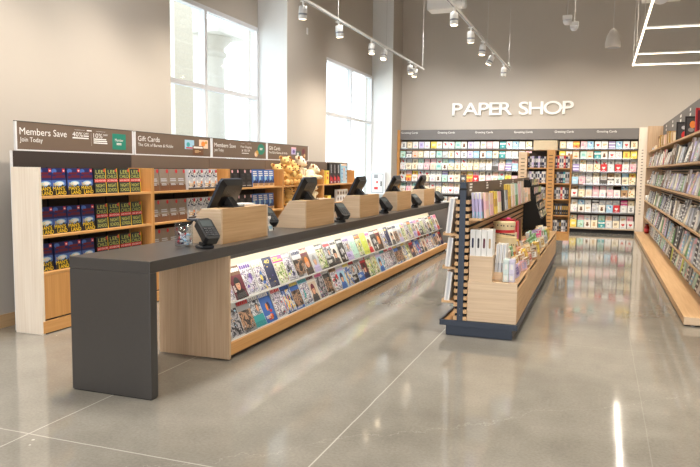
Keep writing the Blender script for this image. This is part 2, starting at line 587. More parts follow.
# ================================================================== PAPER SHOP letters
y = 18.795
x = -3.86
cap = .335 / .70
msh = 'PAPER SHOP'
xs = .0
widths = []
for ch in msh:
    if ch == ' ':
        widths.append(.15); continue
    vs, fs = text_geo(ch)
    widths.append(max(v[0] for v in vs) - min(v[0] for v in vs))
tot = sum(w if c == ' ' else w * cap * 1.3 for w, c in zip(widths, msh)) 
gap = (3.15 - tot) / (len(msh) - 1)
seen = {}
for ch, w in zip(msh, widths):
    if ch == ' ':
        x += w + gap; continue
    wd = w * cap * 1.3
    cu = bpy.data.curves.new('letter', 'FONT'); cu.body = ch; cu.size = cap; cu.extrude = .025; cu.bevel_depth = .003; cu.resolution_u = 5; cu.offset = .002
    ob = bpy.data.objects.new('letter', cu)
    me = bpy.data.meshes.new_from_object(ob)
    bpy.data.objects.remove(ob)
    vs, _ = text_geo(ch)
    x0 = min(v[0] for v in vs) * cap * 1.3
    me.materials.clear(); me.materials.append(LETTER)
    o = bpy.data.objects.new('wall_letter', me); C.objects.link(o)
    o.scale = (1.3, 1, 1)
    o.rotation_euler = (PI / 2, 0, 0)
    o.location = (x - x0, y - .026, 3.045)
    seen[ch] = seen.get(ch, 0) + 1
    dup_ = msh.count(ch) > 1
    nthp = {1: 'first', 2: 'second', 3: 'third'}[seen[ch]]
    tag(o, ('white raised letter %s of the wall sign on the back wall' % ch) if not dup_ else 'white raised letter %s of the wall sign, %s %s in it' % (ch, nthp, ch), 'letter', 'raised letters of the back wall sign')
    x += wd + gap

# ================================================================== CHECKOUT COUNTER
CX0, CX1, CY0, CY1 = -3.39, -2.735, 3.713, 13.2
t = thing('worktop', 'long charcoal checkout counter top with a waterfall leg at its near end', 'counter', (CX0, CY0, 0))
b = MB(); b.box(0, CX1 - CX0, 0, CY1 - CY0, .853, .933, CHAR); b.build('slab', t, bevel=.004)
b = MB(); b.box(0, CX1 - CX0, 0, .076, 0.006, .853, CHAR); b.build('waterfall_leg', t, bevel=.004)
b = MB(); b.box(0.01, CX1 - CX0 - .01, .006, .07, 0, .006, BLACKM); b.build('foot', t)

RY0, RY1 = 4.73, 13.17
t = thing('magazine_rack', 'light oak magazine rack with lit white tiers built under the charcoal counter', 'rack', (CX1, RY0, 0))
L = RY1 - RY0
b = MB(); b.box(-.66, 0, 0, .03, 0.012, .8525, OAK_Z); b.build('end_panel', t, bevel=.002)
o = None
b = MB(); b.box(-.05, 0, L - .03, L, 0.012, .8525, SIGNG); b.box(-.66, -.05, L - .03, L, .012, .8525, SIGNG); b.build('end_panel', t)['label'] = 'grey end panel at the far end'
b = MB()
for k in range(5):
    b.box(-.03, 0, .032 + k * (L - .064) / 5, .029 + (k + 1) * (L - .064) / 5, .04, .138, WARMLIT_Y)
b.build('base_rail', t, bevel=.002)
b = MB(); b.box(-.12, -.06, .03, L - .03, 0, .04, BLACKM); b.box(-.06, -.045, .03, L - .03, 0, .035, DKBROWN); b.build('toe_kick', t)
b = MB(); b.prism([(-.03, .138), (-.03, .118), (-.5, .118), (-.5, .8525), (-.44, .8525), (-.44, .80), (-.2, .16), (-.09, .14)], .03, L - .03, 'y', CREAMB); b.build('back_panel', t)
TX = {0: (-.045, .14), 1: (-.125, .425)}   # bottom front edge (x, z) of the two tiers
for k in range(2):
    bx, bz = TX[k]
    b = MB()
    b.prism([(bx + .014, bz - .012), (bx - .05, bz - .012), (bx - .05, bz), (bx + .014, bz)], .03, L - .03, 'y', WHITEM)
    b.prism([(bx - .045, bz - .012), (bx - .16, bz + .25), (bx - .166, bz + .25), (bx - .052, bz - .012)], .03, L - .03, 'y', WHITEM)
    b.build('tier', t)
    b = MB(); b.prism([(bx + .014, bz - .012), (bx + .017, bz - .012), (bx + .006, bz + .06), (bx + .003, bz + .06)], .03, L - .03, 'y', ACRYL); b.build('clear_lip', t)
b = MB(); b.box(-.052, -.020, .05, L - .05, .842, .8525, WHITEM); b.box(-.020, -.016, .05, L - .05, .822, .8525, SIGNG); b.box(-.0525, -.050, .06, L - .06, .844, .851, LEDM); b.build('light_strip', t)['label'] = 'glowing warm white light strip behind a small added valance'  # grey valance added to keep the strip's glare off the floor

# ------------------------------------------------------------------ magazines
def person_art(a, cx, cy, s, skin, hair, cloth):
    """a head-and-shoulders photograph"""
    a.poly([(cx - .055 * s, cy - .10 * s), (cx + .055 * s, cy - .10 * s), (cx + .045 * s, cy - .03 * s), (cx + .02 * s, cy - .012 * s), (cx - .02 * s, cy - .012 * s), (cx - .045 * s, cy - .03 * s)], PAPER[cloth], 2)
    a.oval(cx, cy + .022 * s, .030 * s, .038 * s, PAPER[hair], 3)
    a.oval(cx, cy + .012 * s, .022 * s, .030 * s, PAPER[skin], 4)
    a.rect(cx - .014 * s, cy + .014 * s, cx - .005 * s, cy + .018 * s, PAPER[hair], 5)
    a.rect(cx + .005 * s, cy + .014 * s, cx + .014 * s, cy + .018 * s, PAPER[hair], 5)
    a.rect(cx - .008 * s, cy - .004 * s, cx + .008 * s, cy - .001 * s, PAPER['red'], 5)

def bars(a, r, x0, x1, y0, rows, h, m, l=2):
    for k in range(rows):
        w = (x1 - x0) * r.uniform(.55, 1)
        a.rect(x0, y0 - k * h * 1.7, x0 + w, y0 - k * h * 1.7 + h, m, l)

SOLID = ('navy', 'blue', 'charcoal', 'black', 'maroon', 'lime', 'mint', 'red')
MW, MH = .214, .296
def magazine_mesh(base, mast, kind, c1, c2, c3, seed, title=None, tcol=None):
    """one magazine lying in its own plane: width along y (+y to the right of the cover), height up z, cover towards +x"""
    r = random.Random(seed)
    b = MB()
    b.box(-.005, 0, -MW / 2, MW / 2, 0, MH, PAPER['white'])
    a = Art(b, (0, -MW / 2, 0), (0, 1, 0), (0, 0, 1))
    a.rect(0, 0, MW, MH, PAPER[base])
    if title:
        a.text(title, MW / 2, MH - .062, .055, PAPER[tcol], 4, align='c', width=MW * .86 if len(title) > 2 else MW * .5)
    elif mast:
        x = .012
        while x < MW - .03:
            w = r.uniform(.018, .034)
            a.rect(x, MH - .052, min(x + w, MW - .01), MH - .014 - r.uniform(0, .008), PAPER[mast], 3)
            x += w + .006
    P = PRINT[{'face': 4, 'block': 2, 'splash': 6, 'crowd': 0, 'band': 3, 'doodle': 7, 'stack': 5, 'scene': 3}[kind]]
    if kind == 'face':
        a.rect(0, 0, MW, MH * .72, PAPER[c1], 1.5)
        a.poly([(.02, 0), (MW - .02, 0), (MW - .035, .07), (.125, .095), (.08, .095), (.04, .07)], PAPER[c3], 2)
        a.oval(.103, .135, .052, .062, PAPER[c2], 3); a.oval(.103, .125, .036, .050, PAPER['skin'], 4)
        a.poly([(.067, .14), (.139, .14), (.13, .175), (.078, .175)], PAPER[c2], 5)
        a.rect(.082, .126, .096, .131, PAPER[c2], 5); a.rect(.110, .126, .124, .131, PAPER[c2], 5); a.rect(.093, .096, .114, .100, PAPER['red'], 5)
        bars(a, r, .012, .05, .12, 6, .006, PAPER['white'], 6)
    elif kind == 'block':
        a.rect(0, MH * .36, MW, MH - .055, P, 1.5)
        a.oval(.125, .175, .030, .042, PAPER[c2], 2); a.oval(.125, .167, .021, .033, PAPER['skin'], 3)
        a.rect(0, 0, MW, MH * .36, PAPER[c1], 6)
        bars(a, r, .02, .15, .075, 4, .006, PAPER[c3], 7)
    elif kind == 'crowd':
        a.rect(.0, .03, MW, .195, P, 1.5)
        bars(a, r, .02, .17, .022, 2, .006, PAPER['white' if base in ('charcoal', 'navy', 'blue') else 'black'], 6)
    elif kind == 'band':
        a.rect(.01, .01, MW - .01, MH - .08, P, 1.5)
        a.rect(0, MH - .075, MW, MH - .005, PAPER[c1], 2); bars(a, r, .015, MW - .02, MH - .035, 2, .014, PAPER[c2], 4)
    elif kind == 'stack':
        a.rect(0, .01, MW, MH - .06, P, 1.5)
        for k in range(4):
            a.rect(.018 + k * .045, .03, .032 + k * .045, .18, PAPER[(c3, c1)[k % 2]], 3)
    elif kind == 'splash':
        if base not in SOLID: a.rect(.008, .012, MW - .008, MH - .06, P, 1.5)
        for k in range(7):
            a.oval(r.uniform(.05, MW - .05), r.uniform(.04, .17), r.uniform(.012, .034), r.uniform(.012, .04), PAPER[(c1, c2, c3)[k % 3]], 2 + k * .3, 9)
        bars(a, r, .02, .12, .06, 3, .006, PAPER['white'], 7)
    elif kind == 'doodle':
        if base not in SOLID: a.rect(.006, .01, MW - .006, MH - .055, PRINT[6] if base in ('white', 'ivory') and seed % 3 else P, 1.5)
        for k in range(12):
            x, z = r.uniform(.015, MW - .04), r.uniform(.015, MH - .08)
            a.rect(x, z, x + r.uniform(.01, .03), z + r.uniform(.004, .012), PAPER[(c1, c2, c3)[k % 3]], 2 + k * .1)
    elif kind == 'scene':
        a.rect(.01, .012, MW - .01, MH - .06, P, 1.5)
        a.oval(.13, .155, .022, .022, PAPER[c3], 3)
        bars(a, r, .015, .11, .05, 3, .006, PAPER['white'], 4)
    return b

MAG = [  # (word for the label, mesh arguments)
    ('lilac and white magazine with purple print', ('white', 'lilac', 'doodle', 'lilac', 'purple', 'lilac'), None, None),
    ('dark brown magazine with a face', ('brown', 'white', 'face', 'maroon', 'black', 'black'), None, None),
    ('white magazine with purple splashes', ('white', 'purple', 'splash', 'purple', 'lilac', 'silver'), None, None),
    ('white and blue magazine titled SOUP in yellow', ('white', None, 'splash', 'blue', 'navy', 'yellow'), 'SOUP', 'yellow'),
    ('dark purple magazine with a large yellow 40', ('navy', None, 'doodle', 'purple', 'navy', 'yellow'), '40', 'yellow'),
    ('pale green magazine with magenta band', ('ivory', None, 'band', 'hot_pink', 'lime', 'green'), None, None),
    ('slate magazine with lime figure', ('grey', 'silver', 'splash', 'charcoal', 'lime', 'navy'), None, None),
    ('blue-grey magazine with a group photo', ('silver', 'navy', 'crowd', 'grey', 'black', 'navy'), None, None),
    ('maroon magazine with orange face', ('maroon', 'peach', 'face', 'brown', 'orange', 'charcoal'), None, None),
    ('white magazine with blue figure', ('white', 'sky', 'face', 'silver', 'grey', 'lilac'), None, None),
    ('charcoal magazine with white masthead', ('charcoal', 'white', 'scene', 'grey', 'black', 'silver'), None, None),
    ('grey magazine with red block', ('silver', 'red', 'block', 'charcoal', 'black', 'white'), None, None),
    ('white magazine with black portrait', ('white', 'black', 'face', 'ivory', 'black', 'charcoal'), None, None),
    ('black magazine with pale motif', ('black', 'silver', 'splash', 'silver', 'grey', 'white'), None, None),
    ('purple lettered white magazine', ('white', 'purple', 'block', 'lilac', 'brown', 'purple'), None, None),
    ('mint and white magazine', ('mint', 'white', 'doodle', 'teal', 'white', 'grey'), None, None),
    ('navy magazine with orange scene', ('navy', 'orange', 'scene', 'brown', 'orange', 'yellow'), None, None),
    ('lime yellow magazine with pale photo', ('lime', 'yellow', 'doodle', 'yellow', 'white', 'green'), None, None),
    ('pink magazine with smiling face', ('pink', 'hot_pink', 'face', 'ivory', 'brown', 'red'), None, None),
]
LOW = [
    ('white magazine covered in small doodles', ('white', None, 'doodle', 'grey', 'sky', 'tan'), None, None),
    ('grey magazine with red corner and dark crowd', ('grey', 'red', 'crowd', 'charcoal', 'black', 'brown'), None, None),
    ('navy magazine with face over a teal block', ('navy', 'white', 'block', 'teal', 'black', 'teal'), None, None),
    ('blue magazine splashed with red', ('blue', 'white', 'splash', 'red', 'navy', 'orange'), None, None),
    ('white magazine with red edge and sketches', ('white', 'red', 'doodle', 'red', 'grey', 'black'), None, None),
    ('blue and yellow striped magazine', ('navy', 'blue', 'stack', 'yellow', 'blue', 'orange'), None, None),
    ('blue magazine with orange team photo', ('blue', 'yellow', 'crowd', 'gold', 'brown', 'orange'), None, None),
    ('teal-grey magazine with round motif', ('sky', 'teal', 'splash', 'teal', 'silver', 'grey'), None, None),
    ('pale magazine with dark red figure', ('ivory', 'maroon', 'face', 'beige', 'maroon', 'charcoal'), None, None),
    ('white magazine with pink sketches', ('white', 'hot_pink', 'doodle', 'hot_pink', 'purple', 'black'), None, None),
    ('black magazine with bright group photo', ('charcoal', 'white', 'crowd', 'tan', 'black', 'gold'), None, None),
    ('brown magazine with red motif', ('tan', 'brown', 'splash', 'red', 'brown', 'black'), None, None),
    ('lilac magazine with blue face', ('lilac', 'white', 'face', 'sky', 'navy', 'blue'), None, None),
    ('grey and yellow edged magazine', ('silver', 'yellow', 'stack', 'grey', 'white', 'yellow'), None, None),
    ('dark magazine with red masthead', ('charcoal', 'red', 'block', 'black', 'brown', 'white'), None, None),
    ('white magazine with blue panel', ('white', 'grey', 'block', 'blue', 'brown', 'white'), None, None),
    ('red magazine with bright portrait', ('red', 'white', 'face', 'maroon', 'black', 'navy'), None, None),
    ('green garden magazine with white masthead', ('green', 'white', 'scene', 'lime', 'green', 'yellow'), None, None),
    ('beige magazine with brown interior photo', ('beige', 'white', 'scene', 'tan', 'brown', 'gold'), None, None),
]
def make_mags():
    for tier, specs in ((1, MAG), (0, LOW)):
        protos = []
        for i, (lab, a, ti, tc) in enumerate(specs):
            m = magazine_mesh(*a, seed=i + 50 * tier, title=ti, tcol=tc)
            protos.append((m.build('magazine'), [False], lab))
        N = 38
        bx, bz = TX[tier]
        order = list(range(len(specs)))
        seq = order[:]
        while len(seq) < N:
            ex = [i for i in order[3:] if i not in (15, 17)]
            rng.shuffle(ex)
            seq += ex
        for k in range(N):
            o, used, lab = protos[seq[k]]
            yy = RY0 + .25 + k * (L - .38) / (N - .4) + rng.uniform(-.016, .016)
            lean = -.40 + rng.uniform(-.02, .02)
            lay = rng.choice((0, 1)) * .004 + (k % 2) * .0065
            place(o, used, (CX1 + bx - .005 + lay - .004, yy, bz), (0, lean, rng.uniform(-.02, .02)),
                  '%s, %s from near end, %s rack tier' % (lab, nth(k + 1), 'upper' if tier else 'lower'),
                  'magazines in the rack under the counter')
make_mags()
sweep()

# ------------------------------------------------------------------ register stations
REG_Y = [4.79, 6.47, 8.17, 9.87, 11.54]
WHICH = ['nearest register station', 'second register station from the near end', 'middle register station', 'fourth register station from the near end', 'farthest register station']
def make_box():
    t = thing('register_box', '', 'register box', group='oak register boxes on the counter')
    b = MB(); b.prism([(-.2, 0), (.355, 0), (.355, .285), (.175, .285)][1:] + [(-.03, 0)], 0, .028, 'y', OAK_X); b.build('side_panel', t, bevel=.001)
    b = MB(); b.prism([(.355, 0), (.355, .285), (.175, .285), (-.03, 0)], .802, .83, 'y', OAK_X); b.build('side_panel', t, bevel=.001)
    b = MB(); b.box(.33, .355, .028, .802, 0, .285, OAK_Y); b.build('front_panel', t)
    b = MB(); b.box(.185, .33, .028, .802, .26, .283, OAK_Y); b.build('top_panel', t)
    b = MB(); b.prism([(.175, .27), (.190, .27), (-.01, .004), (-.025, .004)], .028, .802, 'y', BLACK); b.build('inner_slope', t)
    return t
bx0, used = make_box(), [False]
for y0, wh in zip(REG_Y, WHICH):
    place(bx0, used, (-3.195, y0, .933), None, 'light oak slope-sided box of the ' + wh)

def make_monitor():
    """a till screen seen from behind: local y is its width, top leaning to +x"""
    t = thing('till_monitor', '', 'monitor', group='till monitors on the counter')
    tilt = .47
    M = Matrix.Diagonal((1, 1.13, 1.0, 1)) @ Matrix.Rotation(tilt, 4, 'Y')
    b = MB()
    pr = [(-.165, .02), (-.15, 0), (.15, 0), (.165, .02), (.165, .27), (.145, .295), (-.145, .295), (-.165, .27)]
    b.prism(pr, 0, .022, 'x', STEELB, M); bz_ = b.build('screen_bezel', t, bevel=.003); bz_['label'] = 'blue-black bezel'
    b = MB()
    vs, fs = [], []
    pb = [(a * .98, c * .97 + .004) for a, c in pr]
    pc = [(a * .80, c * .78 + .028) for a, c in pr]
    n = len(pr)
    vs = [(.022, a, c) for a, c in pb] + [(.062, a, c) for a, c in pc]
    fs = [tuple(range(n, 2 * n))] + [(i, (i + 1) % n, n + (i + 1) % n, n + i) for i in range(n)] + [tuple(range(n))[::-1]]
    b.add(vs, fs, BLACK, False, M); 
    for k in range(7):
        b.box(.062, .0635, -.08 + .022 * k, -.07 + .022 * k, .16, .22, DKGREY, M)
    b.build('back_housing', t, bevel=.006)
    b = MB(); b.box(-.0015, 0, -.145, .145, .025, .27, DKGREY, M); b.build('screen', bz_)
    b = MB(); b.prism([(.065, .05), (.10, .11), (.125, .10), (.185, .026), (.095, .026)], -.045, .045, 'y', BLACK); b.build('stand', t, bevel=.004)
    b = MB(); b.box(.08, .21, -.09, .09, .0185, .027, BLACK); b.build('stand_foot', t, bevel=.002)
    return t
mo0, used = make_monitor(), [False]
# monitors stand on a shelf bracket behind each box
for y0, wh in zip(REG_Y, WHICH):
    place(mo0, used, (-3.085, y0 + .36, 1.20), None, 'black tilted touch-screen monitor of the ' + wh)

def make_terminal():
    t = thing('card_terminal', '', 'card terminal', group='card terminals on the counter')
    b = MB(); b.box(-.05, .06, -.055, .055, 0, .022, DKGREY); b.box(-.01, .06, -.045, .045, .022, .05, BLACK); b.build('base_plate', t, bevel=.008)
    b = MB(); b.tube([(.02, 0, .045), (-.005, 0, .075), (-.05, 0, .13), (-.10, 0, .19), (-.13, 0, .205)], [.028, .024, .018, .014, .012], BLACK, 10); b.build('stand_arm', t)
    b = MB(); b.box(-.20, -.10, -.045, .045, .20, .216, STEELB); b.build('reader_plate', t, bevel=.005)['label'] = 'black flat reader plate with its bluish highlight in the colour'  # black plate coloured with its bluish highlight
    M = Matrix.Translation((.045, 0, .13)) @ Matrix.Rotation(.72, 4, 'Y') @ Matrix.Diagonal((1.0, 1.5, 1.5, 1))
    b = MB(); b.prism([(-.11, -.03), (-.115, .03), (-.09, .045), (.08, .045), (.11, .03), (.11, -.03), (.09, -.042), (-.09, -.042)], -.022, .022, 'z', BLACK, M); kb_ = b.build('keypad_body', t, bevel=.006)
    b = MB(); b.box(-.085, -.02, -.03, .032, .022, .0235, plain('dim_display', 78, 84, 84, .2), M); b.build('display', kb_)['label'] = 'grey display'
    b = MB()
    for i in range(4):
        for j in range(3):
            b.box(-.002 + i * .022, .012 + i * .022, -.03 + j * .023, -.012 + j * .023, .022, .026, DKGREY, M)
    b.build('keys', kb_)
    b = MB(); b.tube([(.03, .04, .09), (.02, .07, .05), (-.03, .08, .012), (-.10, .07, .008), (-.16, .03, .008)], .005, BLACK, 6); b.build('cable', t)
    return t
te0, used = make_terminal(), [False]
for (x, y), lab in zip(((-2.845, 4.55), (-3.13, 6.16), (-2.85, 7.48), (-2.87, 9.29), (-2.87, 10.99), (-2.87, 12.72)),
                       ('beside the clear candy jar', 'behind the nearest register box', 'just beyond the second register box',
                        'just beyond the middle register box', 'just beyond the fourth register box', 'just beyond the farthest register box')):
    place(te0, used, (x, y, .933), (0, 0, -.5), 'black card payment terminal on a curved stand, ' + lab)

t = thing('candy_jar', 'clear plastic jar of wrapped candies at the near end of the counter', 'jar', (-3.035, 4.56, .933))
b = MB(); b.lathe([(.066, .003), (.07, .008), (.072, .19), (.069, .19), (.067, .010), (0, .010)], JARM, 24, close=False); b.lathe([(0, .001), (.068, .001)], JARM, 24, close=False); b.build('jar_wall', t)
cr = random.Random(3)
cn = [PAPER['white'], PAPER['white'], PAPER['sky'], PAPER['red'], PAPER['navy'], PAPER['white'], PAPER['maroon']]
cands = []
for k in range(42):
    a, rr = cr.uniform(0, 2 * PI), .05 * math.sqrt(cr.random())
    lab_c = ('white', 'white', 'pale blue', 'red', 'navy', 'white', 'maroon')[k % 7]
    b = MB()
    b.ball((0, 0, 0), (.013, .009, .009), cn[k % 7], 8)
    for s in (-1, 1):
        b.add([(s * .011, 0, 0), (s * .022, .008, .004), (s * .022, -.008, .004), (s * .022, 0, -.008)], [(0, 1, 2), (0, 2, 3), (0, 3, 1), (1, 3, 2)], cn[k % 7])
    o = b.build('wrapped_candy', loc=(-3.035 + rr * math.cos(a), 4.56 + rr * math.sin(a), .933 + .018 + .0021 * k))
    o.rotation_euler = (cr.uniform(-.6, .6), cr.uniform(-.6, .6), cr.uniform(0, PI))
    tag(o, '%s wrapped candy in the clear jar on the counter' % lab_c, 'candy', 'wrapped %s candies in the jar' % lab_c)
# leaflets standing by the second box
b = MB(); b.box(-.004, 0, -.045, .045, 0, .15, PAPER['white']); a = Art(b, (0, -.045, 0), (0, 1, 0), (0, 0, 1)); bars(a, cr, .01, .08, .12, 6, .006, PAPER['grey'], 1); a.rect(.01, .02, .08, .05, PAPER['sky'], 1)
o = b.build('leaflet', loc=(-3.02, 6.05, .935)); o.rotation_euler = (0, -.2, 0)
tag(o, 'white printed leaflet standing on the counter past the nearest register box', 'leaflet')
b = MB()
b.box(-.05, .09, -.10, .10, 0, .006, WHITEM)
b.box(-.045, .085, -.095, .095, .006, .016, PAPER['white'])
o = b.build('paper_tray', loc=(-3.02, 5.45, 1.218)); tag(o, 'small white paper tray on top of the nearest register box', 'tray')
# ================================================================== LOW BOOKCASES ALONG THE WINDOW WALL
BX0, BX1 = -5.05, -4.73
BAY = [4.83, 6.50, 8.20, 9.90, 11.60, 13.30]
BAYN = ['nearest bay', 'second bay', 'third bay', 'plush-toy bay', 'farthest bay']
SZ = [1.272, .912, .572]
ROWN = ['top', 'middle', 'bottom']
for k in range(5):
    y0, y1 = BAY[k], BAY[k + 1]
    t = thing('low_bookcase', 'warm-lit-toned oak low bookcase, ' + ['nearest of the row, with bright-lit-toned end panel', 'second of the row, holding grey-brown and white novels',
              'third of the row, holding black and blue novels', 'fourth of the row, piled with plush toys', 'farthest of the row, holding tall boxed books'][k], 'bookcase', (BX1, y0, 0), group='low bookcases along the window wall')
    W = y1 - y0
    if k == 0:
        b = MB(); b.box(-.32, 0, 0, .03, 0, 1.535, PALELIT_Z); b.build('side_panel', t, bevel=.002)['label'] = 'oak end panel with front light in its colour'  # light falling on this face is put into its colour
    else:
        b = MB(); b.box(-.32, 0, .001, .03, 0, 1.535, WARMLIT_Z); b.build('side_panel', t, bevel=.002)
    b = MB(); b.box(-.32, 0, W - .03, W - .001, 0, 1.535, WARMLIT_Z); b.build('side_panel', t, bevel=.002)
    b = MB(); b.box(-.318, -.305, .03, W - .03, .06, 1.535, DKBROWN)
    for j in range(1, 4):
        b.box(-.305, -.303, W * j / 4 - .01, W * j / 4 + .01, .572, 1.535, BLACKM)
    b.build('back_panel', t)
    for z in SZ:
        b = MB(); b.box(-.305, -.001, .03, W - .03, z - .024, z, WARMLIT_Y); b.build('shelf', t, bevel=.0015)
    b = MB()
    b.box(-.02, -.002, .032, W - .032, .14, .546, WARMLIT_Z); b.box(-.03, -.02, .03, W - .03, .125, .548, DKBROWN)
    b.build('base_panel', t)
    b = MB(); b.box(-.02, .004, .004 if k == 0 else .004, W - .004, .012, .122, WARMLIT_Y); b.box(-.05, -.02, .03, W - .03, 0, .122, BLACKM); b.build('kick_board', t)

# taupe header behind and the promotional signs above it
HX = -5.075
for k, (y0, y1) in enumerate(((4.88, 6.575), (6.585, 8.255), (8.265, 9.945), (9.955, 11.645), (11.655, 13.78))):
    b = MB(); b.box(-.03, 0, 0, y1 - y0, 0, 1.685, SIGND if k == 0 else SIGNB); 
    if k == 0:
        b.box(-.0305, .0005, -.004, 0, 0, 1.685, FRAMEW)
    tag(b.build('header_panel', loc=(HX, y0, 0)), ['dark brown back board behind the nearest low bookcase', 'taupe back board behind the second low bookcase', 'taupe back board behind the third low bookcase',
        'taupe back board behind the plush toys', 'taupe back board behind the tall boxed books'][k], 'panel', 'back boards of the low bookcases')

def sign(y0, y1, label, draw):
    t = thing('promotional_sign', label, 'sign', (HX, y0, 1.687), group='promotional signs above the low bookcases')
    W, Hh = y1 - y0, .275
    b = MB(); b.box(-.026, -.004, 0, W, 0, .012, FRAMEW); b.box(-.026, -.004, 0, W, Hh - .006, Hh, DKGREY)
    b.box(-.026, -.004, 0, .018, .012, Hh - .006, FRAMEW); b.box(-.026, -.004, W - .018, W, .012, Hh - .006, FRAMEW)
    b.build('sign_frame', t)
    b = MB(); b.box(-.02, -.006, .018, W - .018, .012, Hh - .006, SIGNB); sp_ = b.build('sign_panel', t)
    b = MB(); a = Art(b, (-.006, 0, 0), (0, 1, 0), (0, 0, 1), .001)
    def card(fn, name='printed_card'):
        cb = MB(); fn(Art(cb, (-.006, 0, 0), (0, 1, 0), (0, 0, 1), .001)); cb.build(name, sp_)
    draw(a, W, card)
    b.build('lettering', sp_)
Wm = LETTER
def draw_members(a, W, card):
    a.text('Members Save', .05, .150, .095, Wm, 1, width=.60)
    a.text('Join Today', .05, .085, .062, Wm, 1, width=.28)
    card(lambda a: (a.rect(.76, .232, .91, .234, Wm), a.rect(1.08, .232, 1.23, .234, Wm), bars(a, random.Random(1), .94, 1.06, .228, 1, .012, Wm),
        a.text('40%', .73, .165, .068, Wm, 1, width=.15), a.text('OFF', .89, .190, .028, Wm, 1, width=.08),
        bars(a, random.Random(2), .73, .97, .145, 1, .012, Wm), bars(a, random.Random(2), .89, .97, .17, 1, .010, Wm)), 'offer_print')
    card(lambda a: (a.rect(1.005, .08, 1.007, .21, Wm),
        a.text('10%', 1.04, .165, .068, Wm, 1, width=.14), a.text('OFF', 1.19, .190, .028, Wm, 1, width=.075),
        bars(a, random.Random(5), 1.04, 1.28, .145, 3, .012, Wm)), 'offer_print')
    g = plain('teal_member_card', 34, 128, 108, .5, vary=0)
    card(lambda a: (a.rect(1.34, .05, 1.57, .225, g, 1), a.text('Member', 1.455, .140, .045, Wm, 2, align='c', width=.14), bars(a, random.Random(6), 1.41, 1.50, .115, 2, .008, Wm)))
def draw_gift(kind):
    def d(a, W, card):
        a.text('Gift Cards', .06, .165, .085, Wm, 1, width=.42)
        a.text('The Gift of Barnes & Noble', .06, .105, .052, Wm, 1, width=.70)
        if kind == 1:
            card(lambda a: (a.rect(1.02, .10, 1.24, .22, PAPER['sky'], 1), a.oval(1.10, .16, .04, .03, PAPER['teal'], 2), a.rect(1.05, .11, 1.2, .125, PAPER['red'], 2)))
            card(lambda a: (a.rect(1.36, .12, 1.58, .235, PAPER['peach'], 1), a.oval(1.46, .18, .05, .035, PAPER['orange'], 2), a.oval(1.53, .2, .03, .02, PAPER['gold'], 3)))
            card(lambda a: (a.rect(1.20, .03, 1.46, .15, PAPER['brown'], 4), a.rect(1.22, .115, 1.44, .14, PAPER['white'], 5), bars(a, random.Random(8), 1.25, 1.4, .085, 3, .008, PAPER['tan'], 5)))
        else:
            card(lambda a: (a.rect(.92, .11, 1.12, .235, PAPER['lilac'], 1), a.rect(.92, .21, 1.12, .235, PAPER['pink'], 2), a.oval(1.02, .16, .05, .03, PAPER['purple'], 3)))
            g = plain('dark_green_card', 70, 92, 84, .5, vary=0)
            card(lambda a: (a.rect(1.10, .04, 1.32, .17, g, 4), bars(a, random.Random(4), 1.15, 1.28, .13, 3, .012, Wm, 5)))
            card(lambda a: (a.oval(1.46, .14, .10, .10, PAPER['brown'], 1), a.oval(1.44, .17, .06, .05, PAPER['maroon'], 2), a.oval(1.49, .1, .04, .03, PAPER['tan'], 3)))
    return d
def draw_members2(a, W, card):
    a.text('Members Save', .06, .155, .082, Wm, 1, width=.60)
    a.text('Join Today', .06, .095, .055, Wm, 1, width=.25)
    card(lambda a: (a.rect(.82, .232, .93, .234, Wm), a.rect(1.02, .232, 1.14, .234, Wm),
        a.text('Free Shipping', .81, .165, .05, Wm, 1, width=.34), a.text('& 10% Off', .84, .11, .05, Wm, 1, width=.26),
        bars(a, random.Random(5), .84, 1.1, .08, 1, .010, Wm)), 'offer_print')
    g = plain('teal_member_card', 34, 128, 108, .5, vary=0)
    card(lambda a: (a.oval(1.47, .16, .12, .085, g, 1, 20), bars(a, random.Random(9), 1.42, 1.55, .17, 2, .012, Wm)))
    card(lambda a: (a.oval(1.30, .08, .06, .045, PAPER['tan'], 2), a.oval(1.33, .10, .045, .04, PAPER['gold'], 3), a.oval(1.28, .075, .03, .025, PAPER['peach'], 4)))
sign(4.925, 6.625, 'taupe sign reading Members Save with 40% and 10% offers, nearest of the row', draw_members)
sign(6.655, 8.315, 'taupe Gift Cards sign with brown, blue and peach cards, second from the near end', draw_gift(1))
sign(8.345, 10.0, 'taupe Members Save sign with round green badge, third from the near end', draw_members2)
sign(10.03, 11.70, 'taupe Gift Cards sign with lilac and green cards above the plush toys', draw_gift(2))

